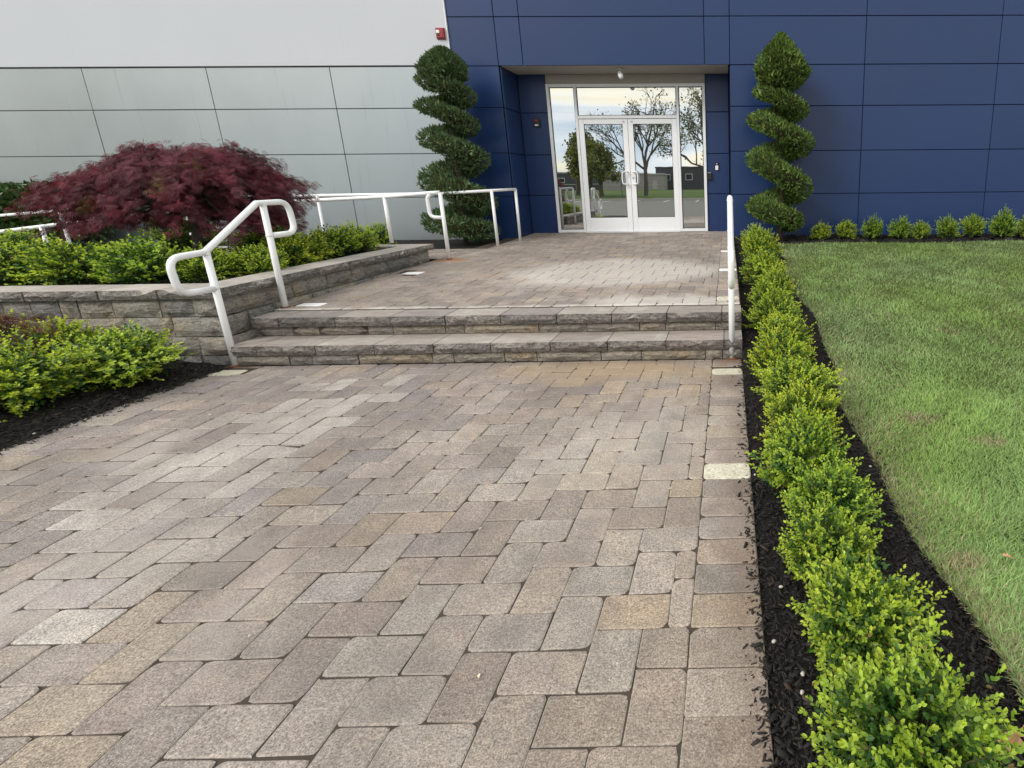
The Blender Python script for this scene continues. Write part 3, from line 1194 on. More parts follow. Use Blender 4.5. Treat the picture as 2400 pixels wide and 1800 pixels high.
grng = np.random.default_rng(3)
V, Fc, Cc = grass_mesh(360000, grng, .95, 9.2, .024, .050, .0034, lambda y: np.minimum(.55 * y + 1.9, 8.0))
o = obj('lawn_grass', mesh_np('lawn_grass', V, Fc, M['grass'], Cc))
tag(o, 'short green grass blades of the lawn with straw coloured edge', 'grass', kind='stuff')

# ------------------------------------------------------------------ building
bld = thing('office_building', 'office building with pale grey left wing, dark blue panel entrance and recessed glass doors', 'building', (-1.8, YF, .44))
rowz = [.435, 1.193, 1.934, 2.677, 3.337, 4.085, 4.83, 5.58, 6.3]
GAP = .011
brng = np.random.default_rng(17)
PANELS = {}


def panel(name, x0, x1, z0, z1, y, mat, axis='y', th=.022):
    """one cladding panel with chamfered edges; axis y faces the street, x+ / x- face across the recess"""
    w, h = abs(x1 - x0) - GAP, z1 - z0 - GAP
    k = (round(w, 3), round(h, 3), mat.name)
    if k not in PANELS:
        v, f = cbox_vf(-w / 2, w / 2, 0, th, -h / 2, h / 2, .003)
        PANELS[k] = mesh_py(name, v, f, mat)
    o = bpy.data.objects.new(name, PANELS[k])
    link(o, bld)
    if axis == 'y':
        c = ((x0 + x1) / 2, y, (z0 + z1) / 2)
        rz = 0
    elif axis == 'x+':
        c = (y, (x0 + x1) / 2, (z0 + z1) / 2)
        rz = R(90)
    else:
        c = (y, (x0 + x1) / 2, (z0 + z1) / 2)
        rz = R(-90)
    o.location = Vector(c) - bld.location
    o.rotation_euler = (brng.normal(0, .0012), 0, rz + brng.normal(0, .0012))
    return o


# backing walls
RL, RR = -3.835, .066
b_ = MB()
b_.box(-4.62, RL - .03, YF + .03, YF + 1.6, .2, 6.4)
b_.box(RR + .03, 16, YF + .03, YF + 1.6, .2, 6.4)
b_.box(RL - .03, RR + .03, YF + .03, YF + 1.6, 3.36, 6.4)
b_.box(RL - .03, -3.30, YD + .03, YF + 1.6, .2, 3.36)
b_.box(-.397, RR + .03, YD + .03, YF + 1.6, .2, 3.36)
b_.build('blue_wall', M['backing'], bld)
b_ = MB()
b_.box(-22, -4.62, YF + .03, YF + 1.6, .2, 6.4)
b_.build('grey_wall', M['backing_white'], bld)
MB().box(-22, 16, YF - .05, YF + 1.7, 6.4, 6.6).build('parapet', M['stucco'], bld)

# blue panels of the facade
for i in range(4):
    panel('blue_panel', -4.61, RL, rowz[i], rowz[i + 1], YF, M['blue'])
    for a, b in zip((RR, 2.371, 4.670, 6.97, 9.27, 11.57, 13.87), (2.371, 4.670, 6.97, 9.27, 11.57, 13.87, 16)):
        panel('blue_panel', a, b, rowz[i], rowz[i + 1], YF, M['blue'])
for i in range(4, 8):
    js = (-4.61, RL, -3.423, -.362, RR, 2.371, 4.670, 6.97, 9.27, 11.57, 13.87, 16)
    for a, b in zip(js[:-1], js[1:]):
        panel('blue_panel', a, b, rowz[i], rowz[i + 1], YF, M['blue'])
# recess sides and back
XLB = -3.765
for i in range(4):
    z0, z1 = rowz[i] + (.03 if i == 0 else 0), rowz[i + 1] - (.004 if i == 3 else 0)
    panel('blue_panel', YF + .03, YD - .002, z0, z1, RL + .022, M['blue'], 'x+')
    panel('blue_panel', YF + .03, YD - .002, z0, z1, RR - .002, M['blue'], 'x-')
    panel('blue_panel', RL + .024, -3.305, z0, z1, YD - .002, M['blue'])
    panel('blue_panel', -.392, RR - .026, z0, z1, YD - .002, M['blue'])
# grey lower panels and stucco band on the left wing
wj = [-20.94, -18.90, -16.86, -14.82, -12.78, -10.736, -8.700, -6.661, -4.625]
for i in range(4):
    for a, b in zip(wj[:-1], wj[1:]):
        panel('grey_panel', a, b, rowz[i], rowz[i + 1], YF + .004, M['white'])
MB().cbox(-22, -4.612, YF - .022, YF + .03, rowz[4] + .012, 6.38, .004).build('stucco_wall', M['stucco'], bld)
MB().cbox(-4.62, -4.604, YF - .028, YF + .03, rowz[4] - .02, 6.39, .003).build('corner_trim', M['alu'], bld)
MB().box(-22, -4.63, YF + .006, YF + .029, .20, .432).build('plinth', M['backing_white'], bld)
# soffit, header
MB().cbox(RL + .03, RR - .03, YF + .030, YD + .02, 3.334, 3.37, .003).build('soffit', M['soffit'], bld)
MB().cbox(-3.302, -.395, YD - .004, YD + .03, 3.172, 3.331, .003).build('header', M['soffit'], bld)

# storefront: frame with panes, two doors
ZB = tz(YD) + .004
fr_ = MB()
y0, y1 = YD - .035, YD + .06
fr_.cbox(-3.302, -3.250, y0, y1, ZB, 3.17, .004)
fr_.cbox(-.447, -.395, y0, y1, ZB, 3.17, .004)
fr_.cbox(-2.805, -2.757, y0, y1, ZB, 3.112, .004)
fr_.cbox(-.932, -.884, y0, y1, ZB, 3.112, .004)
fr_.cbox(-3.249, -.448, y0 + .002, y1, 3.114, 3.169, .004)
fr_.cbox(-2.756, -.933, y0 + .002, y1, 2.568, 2.622, .004)
fr_.cbox(-3.249, -2.806, y0 + .002, y1, ZB, ZB + .055, .004)
fr_.cbox(-.883, -.448, y0 + .002, y1, ZB, ZB + .055, .004)
fr_.cbox(-2.756, -.933, y0 - .03, y1, ZB - .004, ZB + .010, .003)
frame = fr_.build('storefront_frame', M['alu'], bld)
MB().box(-3.26, -.44, YD + .058, YD + .075, ZB, 3.15).build('dark_interior_sheet', M['backing'], bld)  # dark sheet behind the panes, standing in for the unlit room
for (a, b, c, d) in ((-3.248, -2.807, ZB + .057, 3.112), (-.881, -.449, ZB + .057, 3.112), (-2.755, -.934, 2.624, 3.112)):
    MB().box(a + .010, b - .010, YD + .012, YD + .018, c + .010, d - .010).build('pane', M['glass'], frame)
    g_ = MB()
    g_.box(a, a + .010, YD + .006, YD + .024, c, d)
    g_.box(b - .010, b, YD + .006, YD + .024, c, d)
    g_.box(a + .010, b - .010, YD + .006, YD + .024, c, c + .010)
    g_.box(a + .010, b - .010, YD + .006, YD + .024, d - .010, d)
    g_.build('gasket', M['gasket'], frame)


def door(x0, x1, hinge, lab):
    dz0, dz1 = ZB + .014, 2.560
    ya, yb = YD - .022, YD + .028
    s = MB()
    s.cbox(x0, x0 + .095, ya, yb, dz0, dz1, .003)
    s.cbox(x1 - .095, x1, ya, yb, dz0, dz1, .003)
    s.cbox(x0 + .096, x1 - .096, ya + .001, yb, dz1 - .088, dz1, .003)
    s.cbox(x0 + .096, x1 - .096, ya + .001, yb, dz0, dz0 + .262, .003)
    d_ = s.build('door', M['alu'], bld)
    d_['label'] = lab
    MB().box(x0 + .104, x1 - .104, YD + .000, YD + .006, dz0 + .270, dz1 - .096).build('pane', M['glass'], d_)
    g_ = MB()
    for (a, b, c, e_) in ((x0 + .096, x0 + .104, dz0 + .263, dz1 - .089), (x1 - .104, x1 - .096, dz0 + .263, dz1 - .089)):
        g_.box(a, b, YD - .006, YD + .012, c, e_)
    for (c, e_) in ((dz0 + .263, dz0 + .270), (dz1 - .096, dz1 - .089)):
        g_.box(x0 + .105, x1 - .105, YD - .006, YD + .012, c, e_)
    g_.build('gasket', M['gasket'], d_)
    # pull handle: a C of tube standing off the meeting stile, reaching over the glass
    xs_, sg = (x1 - .05, -1) if hinge == 'l' else (x0 + .05, 1)
    pts = [(xs_, ya, 1.615), (xs_, ya - .055, 1.615), (xs_ + sg * .085, ya - .075, 1.615), (xs_ + sg * .095, ya - .075, 1.50), (xs_ + sg * .085, ya - .075, 1.388), (xs_, ya - .055, 1.388), (xs_, ya, 1.388)]
    MB().tube(fillet(pts, .04), .0125, 10).build('pull_handle', M['alu'], d_, True)
    if hinge == 'r':
        MB().tube([(xs_ - .005, ya + .002, 1.505), (xs_ - .005, ya - .012, 1.505)], .019, 14).build('lock_cylinder', M['lampgrey'], d_)
    MB().tube([(xs_ - sg * .0 + (-.02 if hinge == 'l' else .02), ya + .002, dz1 - .045), (xs_ + (-.02 if hinge == 'l' else .02), ya - .006, dz1 - .045)], .017, 12).build('top_cap', M['lampgrey'], d_)


door(-2.754, -1.849, 'l', 'left glass door leaf with curved pull handle')
door(-1.843, -.936, 'r', 'right glass door leaf with pull handle and lock cylinder')

# things on the building
al = thing('fire_alarm', 'red fire alarm strobe box with clear lens high on the pale wall corner', 'fire alarm', (-4.715, YF - .022, 3.74))
s = MB()
s.add([(-4.785, YF - .022, 3.735), (-4.645, YF - .022, 3.735), (-4.645, YF - .022, 3.915), (-4.785, YF - .022, 3.915),
       (-4.775, YF - .075, 3.765), (-4.655, YF - .075, 3.765), (-4.655, YF - .075, 3.905), (-4.775, YF - .075, 3.905)],
      [(0, 1, 5, 4), (1, 2, 6, 5), (2, 3, 7, 6), (3, 0, 4, 7), (4, 5, 6, 7), (3, 2, 1, 0)])
s.build('housing', M['red'], al)
MB().cbox(-4.765, -4.71, YF - .095, YF - .0745, 3.82, 3.87, .008).build('lens', M['lens'], al)
MB().cbox(-4.76, -4.72, YF - .082, YF - .0745, 3.785, 3.805, .003).build('sounder_grille', M['black'], al)
MB().cbox(-4.70, -4.668, YF - .080, YF - .0745, 3.775, 3.895, .003).build('side_ridge', M['red'], al)

st = thing('wall_strobe', 'small dark square strobe on the blue wall left of the doors', 'strobe', (-3.53, YD - .004, 2.43))
MB().cbox(-3.585, -3.465, YD - .045, YD - .003, 2.43, 2.575, .006).build('housing', M['black'], st)
MB().cbox(-3.555, -3.495, YD - .066, YD - .0445, 2.525, 2.560, .008).build('red_lens', M['red'], st)
MB().cbox(-3.558, -3.492, YD - .058, YD - .0445, 2.445, 2.472, .006).build('white_lens', M['lens'], st)

ic = thing('door_intercom', 'slim black and white intercom on the blue wall right of the doors', 'intercom', (-.20, YD - .004, 1.63))
MB().cbox(-.234, -.166, YD - .026, YD - .003, 1.625, 1.775, .006).build('housing', M['black'], ic)
MB().cbox(-.228, -.172, YD - .036, YD - .0255, 1.632, 1.715, .006).build('face_plate', M['wplastic'], ic)
MB().tube([(-.2, YD - .026, 1.745), (-.2, YD - .033, 1.745)], .013, 14).build('camera_eye', M['lampgrey'], ic)

rd = thing('card_reader', 'black card reader box beside the right frame of the doors', 'card reader', (-.335, YD - .004, 1.45))
MB().cbox(-.388, -.30, YD - .05, YD - .003, 1.452, 1.592, .006).build('housing', M['black'], rd)
MB().cbox(-.384, -.31, YD - .056, YD - .0495, 1.580, 1.590, .002).build('cover_lip', M['lampgrey'], rd)

lm = thing('soffit_spotlight', 'small pale spotlight hanging under the soffit above the doors', 'spotlight', (-1.84, 10.40, 3.318))
MB().tube([(-1.84, 10.40, 3.3335), (-1.84, 10.40, 3.300)], .055, 18).build('canopy', M['lampgrey'], lm)
MB().tube([(-1.84, 10.40, 3.301), (-1.835, 10.40, 3.27)], .012, 10).build('stem', M['lampgrey'], lm)
MB().tube([(-1.852, 10.43, 3.275), (-1.848, 10.415, 3.262), (-1.83, 10.38, 3.215), (-1.812, 10.35, 3.17), (-1.808, 10.345, 3.163)], [.02, .04, .048, .036, .02], 16).build('lamp_head', M['lens'], lm, True)

# ------------------------------------------------------------------ handrails
PR = .0245


def step_rail(x, label, y0=4.31, dy=0.0):
    root = thing('step_handrail', label, 'handrail', (x, y0, 0), 'handrails beside the steps')
    pts = [(x, 4.312, .636), (x, 4.02, .640), (x, 3.995, .905), (x, 4.295, .918), (x, 4.862, 1.262), (x, 5.20, 1.265), (x, 5.225, .985), (x, 4.955, .983)]
    pts = [(a, b + dy, c) for a, b, c in pts]
    P = [pts[0]] + fillet(pts[0:4], .10, 6)[1:-1] + [pts[3]] + [pts[4]] + fillet(pts[4:8], .10, 6)[1:-1] + [pts[7]]
    MB().tube(P, PR, 12).build('rail', M['pipe'], root, True)
    MB().tube([(x, 4.314 + dy, -.02), (x, 4.302 + dy, .905)], PR, 12).build('post', M['pipe'], root, True)
    MB().tube([(x, 4.925 + dy, .30), (x, 4.925 + dy, 1.255)], PR, 12).build('post', M['pipe'], root, True)
    MB().tube([(x, 4.314 + dy, -.004), (x, 4.314 + dy, .004), (x, 4.314 + dy, .010)], [.046, .043, .030], 14).build('rust_collar', M['rust'], root, True)
    MB().tube([(x, 4.925 + dy, tz(4.925) - .004), (x, 4.925 + dy, tz(4.925) + .004), (x, 4.925 + dy, tz(4.925) + .009)], [.040, .037, .029], 14).build('rust_collar', M['rust'], root, True)
    for (wy, wz) in ((4.304, .640), (4.30, .905), (4.925, 1.248), (4.925, .985)):
        MB().tube([(x, wy + dy, wz - .010), (x, wy + dy, wz), (x, wy + dy, wz + .010)], [PR + .001, PR + .0045, PR + .001], 12, False).build('weld', M['pipe'], root, True)
    return root


step_rail(-3.985, 'white pipe handrail with looped ends at the left side of the steps')
step_rail(.018, 'white pipe handrail with looped ends at the right side of the steps, seen end on')

# rail of the ramp, nearer side
rr_ = thing('ramp_handrail', 'long white pipe handrail along the planter side of the ramp', 'handrail', (-6.5, 7.69, .6))
YR = 7.69
zr = lambda x: float(np.interp(x, [-12.0, -9.758, -8.855, -8.33, -5.773, -4.549, -3.86], [.60, .845, .945, 1.0, 1.204, 1.255, 1.302]))
line = [(x_, YR, zr(x_)) for x_ in (-12.0, -9.758, -8.855, -8.33, -5.773, -4.549)]
tail = [(-4.549, YR, zr(-4.549)), (-4.02, YR, 1.298), (-4.03, YR, .985), (-3.862, YR, .975)]
top_ = [(-4.02, YR, 1.298), (-3.862, YR, 1.304)]
MB().tube(line + [(-4.0, YR, 1.296), (-3.862, YR, 1.304)], PR, 12).build('rail', M['pipe'], rr_, True)
MB().tube(fillet([(-3.99, YR, 1.285), (-4.035, YR, 1.23), (-4.03, YR, .98), (-3.86, YR, .972)], .09, 6), PR, 12).build('end_loop', M['pipe'], rr_, True)
MB().tube([(-3.857, YR, tz(YR) - .03), (-3.855, YR, 1.30)], PR, 12).build('post', M['pipe'], rr_, True)
for px in (-4.60, -7.15, -9.20, -11.2):
    MB().tube([(px, YR, .3 if px < -7.4 else .64), (px, YR, zr(px))], PR, 12).build('post', M['pipe'], rr_, True)
MB().tube([(-3.857, YR, tz(YR)), (-3.857, YR, tz(YR) + .012)], .034, 12).build('base_collar', M['rust'], rr_)

# rail on the building side
fr2 = thing('terrace_handrail', 'white pipe handrail along the far edge of terrace and ramp by the spiral tree', 'handrail', (-3.75, 9.12, .44))
far_line = [(-3.60, 9.72, 1.322), (-3.757, 9.12, 1.308), (-4.55, 9.12, 1.270), (-8.0, 9.12, 1.245), (-10.6, 9.12, 1.06), (-13.0, 9.12, .88)]
MB().tube(far_line, PR * .95, 12).build('rail', M['pipe'], fr2, True)
MB().tube([(-3.61, 9.72, tz(9.72) - .03), (-3.60, 9.72, 1.322)], PR * .95, 12).build('post', M['pipe'], fr2, True)
MB().tube([(-3.757, 9.12, tz(9.12) - .03), (-3.757, 9.12, 1.305)], PR * .95, 12).build('post', M['pipe'], fr2, True)
for px in (-6.5, -8.6, -10.55, -12.4):
    MB().tube([(px, 9.12, .2), (px, 9.12, float(np.interp(px, [-13, -10.6, -8, -4.55], [.88, 1.06, 1.245, 1.27])))], PR * .95, 12).build('post', M['pipe'], fr2, True)

rp = MB()
rp.add([(-5.6, 7.75, tz(7.75) - .004), (-5.6, 8.8, tz(8.8) - .004), (-14, 8.8, -.02), (-14, 7.75, -.04), (-5.6, 7.75, -.1), (-5.6, 8.8, -.1), (-14, 8.8, -.2), (-14, 7.75, -.2)],
       [(0, 1, 2, 3), (0, 3, 7, 4), (1, 5, 6, 2), (3, 2, 6, 7)])
tag(rp.build('ramp', M['concrete']), 'concrete ramp running down behind the planter', 'ramp', kind='structure')


# ------------------------------------------------------------------ boxwoods
def leaf_tpl(w=.56, fold=.10):
    v = np.array([(0, 0, 0), (-.30 * w / .56, .30, fold), (-.28 * w / .56, .70, fold), (0, 1, .02), (.28 * w / .56, .70, fold), (.30 * w / .56, .30, fold)], dtype=float)
    f = np.array([(0, 3, 2, 1), (0, 5, 4, 3)])
    return v, f


LV, LF = leaf_tpl(.46, .08)


def lumps(d, rng, k=7, amp=.16):
    s = np.zeros(len(d))
    for _ in range(k):
        q = rng.normal(size=3)
        s += np.sin(d @ q * 3.2 + rng.uniform(0, 6.3))
    return 1 + amp * s / math.sqrt(k) * 1.4


def boxwood_mesh(name, seed, r=.23, zr_=.25, twigs=420, leaf=.022, tipbright=1.0, pairs=6):
    """a shrub of leafy shoots; base at z 0, radius about r, height about 1.75*zr_"""
    rng = np.random.default_rng(seed)
    u = rng.uniform(-.55, 1, twigs)
    a = rng.uniform(0, 2 * math.pi, twigs)
    d = np.stack([np.sqrt(1 - u * u) * np.cos(a), np.sqrt(1 - u * u) * np.sin(a), u], -1)
    lum = lumps(d, rng)
    rad = lum * (rng.uniform(.70, 1.10, twigs) + .16 * (rng.random(twigs) < .15))
    tip = np.stack([d[:, 0] * r * rad, d[:, 1] * r * rad, zr_ * .80 + d[:, 2] * zr_ * rad], -1)
    tip[:, 2] = np.maximum(tip[:, 2], .03)
    dirn = unit(d * np.array([1, 1, .8]) + np.array([0, 0, .55]) + rng.normal(0, .28, (twigs, 3)))
    ln = rng.uniform(.75, 1.35, twigs) * leaf * pairs * .55
    O, D, S, Cl, UP = [], [], [], [], []
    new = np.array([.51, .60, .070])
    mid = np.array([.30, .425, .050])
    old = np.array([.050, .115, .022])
    age = rng.uniform(0, 1, twigs)
    side = unit(np.cross(dirn, rng.normal(size=(twigs, 3))))
    for k in range(pairs):
        t = k / (pairs - 1)
        pos = tip - dirn * (ln * (1 - t))[:, None]
        ang = k * math.pi / 2
        b = np.cross(dirn, side)
        sd = side * math.cos(ang) + b * math.sin(ang)
        open_ = .95 - .55 * t
        for sg in (1, -1):
            dd = unit(dirn * (1 - open_ * .55) + sd * sg * open_ + rng.normal(0, .16, (twigs, 3)))
            O.append(pos + rng.normal(0, .0018, pos.shape))
            D.append(dd)
            UP.append(unit(dirn * 1.0 + np.array([0, 0, .5])))
            S.append(leaf * rng.uniform(.72, 1.2, twigs) * (1.05 - .35 * t))
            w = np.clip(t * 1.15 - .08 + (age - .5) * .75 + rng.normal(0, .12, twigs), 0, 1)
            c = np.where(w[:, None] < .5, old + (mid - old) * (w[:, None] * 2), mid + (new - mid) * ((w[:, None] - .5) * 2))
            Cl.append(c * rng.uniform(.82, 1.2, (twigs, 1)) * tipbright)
    # terminal leaf
    O.append(tip)
    D.append(unit(dirn + rng.normal(0, .2, dirn.shape)))
    UP.append(side)
    S.append(leaf * rng.uniform(.55, .85, twigs))
    Cl.append((mid + (new - mid) * np.clip(age[:, None] + .3, 0, 1)) * rng.uniform(.9, 1.2, (twigs, 1)) * tipbright)
    # older leaves within
    ni = twigs * 3
    u = rng.uniform(-.8, 1, ni)
    a = rng.uniform(0, 2 * math.pi, ni)
    dI = np.stack([np.sqrt(1 - u * u) * np.cos(a), np.sqrt(1 - u * u) * np.sin(a), u], -1)
    rI = rng.uniform(.45, .88, ni) * lumps(dI, np.random.default_rng(seed))
    pI = np.stack([dI[:, 0] * r * rI, dI[:, 1] * r * rI, np.maximum(zr_ * .8 + dI[:, 2] * zr_ * rI, .02)], -1)
    O.append(pI)
    D.append(unit(dI + rng.normal(0, .6, (ni, 3))))
    UP.append(rng.normal(size=(ni, 3)))
    S.append(leaf * rng.uniform(.7, 1.1, ni))
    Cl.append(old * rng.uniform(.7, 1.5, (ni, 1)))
    O, D, S, Cl, UP = map(np.concatenate, (O, D, S, Cl, UP))
    dead = rng.random(len(O)) < .012
    Cl[dead] = np.array([.30, .19, .07]) * rng.uniform(.6, 1.2, (dead.sum(), 1))
    x, yv, z = frames(D, rng, UP)
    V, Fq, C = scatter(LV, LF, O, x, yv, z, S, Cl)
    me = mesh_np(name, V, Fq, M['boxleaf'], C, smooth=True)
    # shoots
    sv, sf = [], []
    pick = rng.choice(twigs, min(twigs, 150), replace=False)
    for i in pick:
        b0 = np.array([tip[i, 0] * .12, tip[i, 1] * .12, zr_ * .18])
        m_ = tip[i] - dirn[i] * ln[i]
        v, f = tube_vf([b0, (b0 + m_) / 2 + np.array([0, 0, .01]), m_, tip[i]], [.004, .0028, .0018, .0008], 4, False)
        bb = len(sv)
        sv += [tuple(p) for p in v]
        sf += [tuple(q + bb for q in p) for p in f]
    v, f = tube_vf([(0, 0, -.03), (0, .004, .04), (0, 0, zr_ * .25)], [.014, .011, .008], 6, True)
    bb = len(sv)
    sv += [tuple(p) for p in v]
    sf += [tuple(q + bb for q in p) for p in f]
    st_ = mesh_py(name + '_stem', sv, sf, M['twig'])
    return me, st_


BOX = [boxwood_mesh('boxwood_foliage', 100 + i, twigs=500, leaf=.0262, pairs=6) for i in range(5)]
BOXF = [boxwood_mesh('boxwood_foliage', 200 + i, twigs=320, leaf=.030, pairs=5) for i in range(3)]


def boxwood(loc, s, rz, src, label, group, sz=None, sxy=None):
    root = thing('boxwood', label, 'shrub', loc, group)
    a = bpy.data.objects.new('foliage', src[0])
    link(a, root)
    b = bpy.data.objects.new('stem', src[1])
    link(b, root)
    root.rotation_euler.z = rz
    root.scale = (s * (sxy or 1), s, sz or s)
    root.rotation_euler.x, root.rotation_euler.y = hr.normal(0, .07), hr.normal(0, .07)
    return root


ordn = ['nearest', 'second', 'third', 'fourth', 'fifth', 'sixth', 'seventh', 'eighth', 'ninth', 'tenth', 'eleventh', 'twelfth', 'thirteenth', 'farthest']
hx = [(.40, .99, .84), (.39, 1.37, .78), (.37, 1.70, .68), (.40, 1.99, .74), (.335, 2.33, .86), (.39, 2.76, .80), (.415, 3.20, .98), (.375, 3.70, .88), (.41, 4.12, .90), (.395, 4.62, .92), (.43, 5.28, .98), (.43, 6.20, 1.02), (.42, 7.35, 1.05), (.42, 8.4, 1.0)]
hr = np.random.default_rng(44)
for i, (x_, y_, s_) in enumerate(hx):
    lab = f'{ordn[i]} boxwood from the camera in the bright green row between walkway and lawn' if i else 'nearest bright green boxwood at the bottom right, beside the fallen oak leaf'
    boxwood((x_, y_, float(gz(y_)) + .005), s_ * .99, hr.uniform(0, 6.28), BOX[i % 5], lab, 'boxwoods in the row beside the walkway', s_ * hr.uniform(.80, .92))
side_ord = ['first', 'second', 'third', 'fourth', 'fifth', 'sixth', 'seventh', 'eighth', 'ninth']
fx = [(1.60, .62, .55), (2.02, .68, .72), (2.52, .66, .74), (2.98, .68, .74), (3.34, .62, .60), (3.83, .66, .72), (4.28, .70, .88), (4.76, .82, .94), (5.22, .78, .82)]
for i, (x_, s_, sz_) in enumerate(fx):
    boxwood((x_, 9.62 + hr.normal(0, .03), float(gz(9.62)) + .02), s_ * 1.12, hr.uniform(0, 6.28), BOX[i % 5],
            f'small boxwood at the foot of the blue wall, {side_ord[i]} from the right spiral tree', 'small boxwoods along the blue wall', sz_ * 1.02)
pl = [(-6.30, 4.92, 1.15, 'boxwood at the far left behind the planter coping'),
      (-5.75, 4.90, 1.30, 'large boxwood in the planter left of centre behind the front coping'),
      (-5.12, 4.90, 1.32, 'spreading boxwood in the planter just left of the looped step handrail'),
      (-4.70, 5.02, .90, 'boxwood in the planter framed by the lower loop of the step handrail'),
      (-4.50, 5.30, .95, 'boxwood in the planter between the two posts of the left step handrail'),
      (-4.62, 5.82, 1.05, 'boxwood in the planter right of the upper post of the left step handrail'),
      (-4.66, 6.22, 1.10, 'boxwood in the planter beside the terrace, middle of the side row'),
      (-4.70, 6.72, 1.20, 'tallest boxwood in the planter beside the terrace'),
      (-4.78, 7.20, 1.05, 'last boxwood in the planter beside the ramp handrail post'),
      (-6.45, 6.7, 1.55, 'shaded boxwood under the left side of the red maple'),
      (-5.65, 7.0, 1.45, 'shaded boxwood behind the trunk of the red maple'),
      (-5.25, 6.35, 1.2, 'shaded boxwood under the right side of the red maple'),
      (-6.95, 5.5, 1.35, 'boxwood under the left tips of the red maple')]
for i, (x_, y_, s_, lab) in enumerate(pl):
    boxwood((x_ - .06, y_ + .1, .545), s_, hr.uniform(0, 6.28), (BOXF + BOX)[i % 5] if i < 9 else BOXF[i % 3], lab, 'boxwoods inside the planter', s_ * .74)
boxwood((-5.55, 8.98, .44), .85, .4, BOXF[0], 'lone boxwood behind the ramp handrail in front of the pale wall', 'boxwoods inside the planter')
ll = [(-4.37, 3.90, 1.28, .98, 'mounded boxwood by the walkway edge below the planter corner'),
      (-4.50, 3.42, 1.25, 1.02, 'boxwood overhanging the mulch at the left edge of the walkway'),
      (-4.95, 4.02, 1.20, .98, 'boxwood against the planter wall behind the others'),
      (-5.32, 4.02, 1.15, .95, 'boxwood at the far left against the planter wall'),
      (-4.42, 2.80, 1.05, .9, 'boxwood cut by the left picture edge beside the mulch')]
for i, (x_, y_, s_, sz_, lab) in enumerate(ll):
    boxwood((x_, y_, .055), s_, hr.uniform(0, 6.28), BOX[(i + 1) % 4], lab, 'boxwoods in the bed left of the walkway', sz_ * .84)


# ------------------------------------------------------------------ spiral topiaries
spr_v = np.array([(-.16, 0, 0), (0, .35, .05), (.16, 0, 0), (0, 1, 0), (0, 0, -.16), (0, .4, .16)], dtype=float)
spr_f = np.array([(0, 2, 3), (4, 5, 3)])


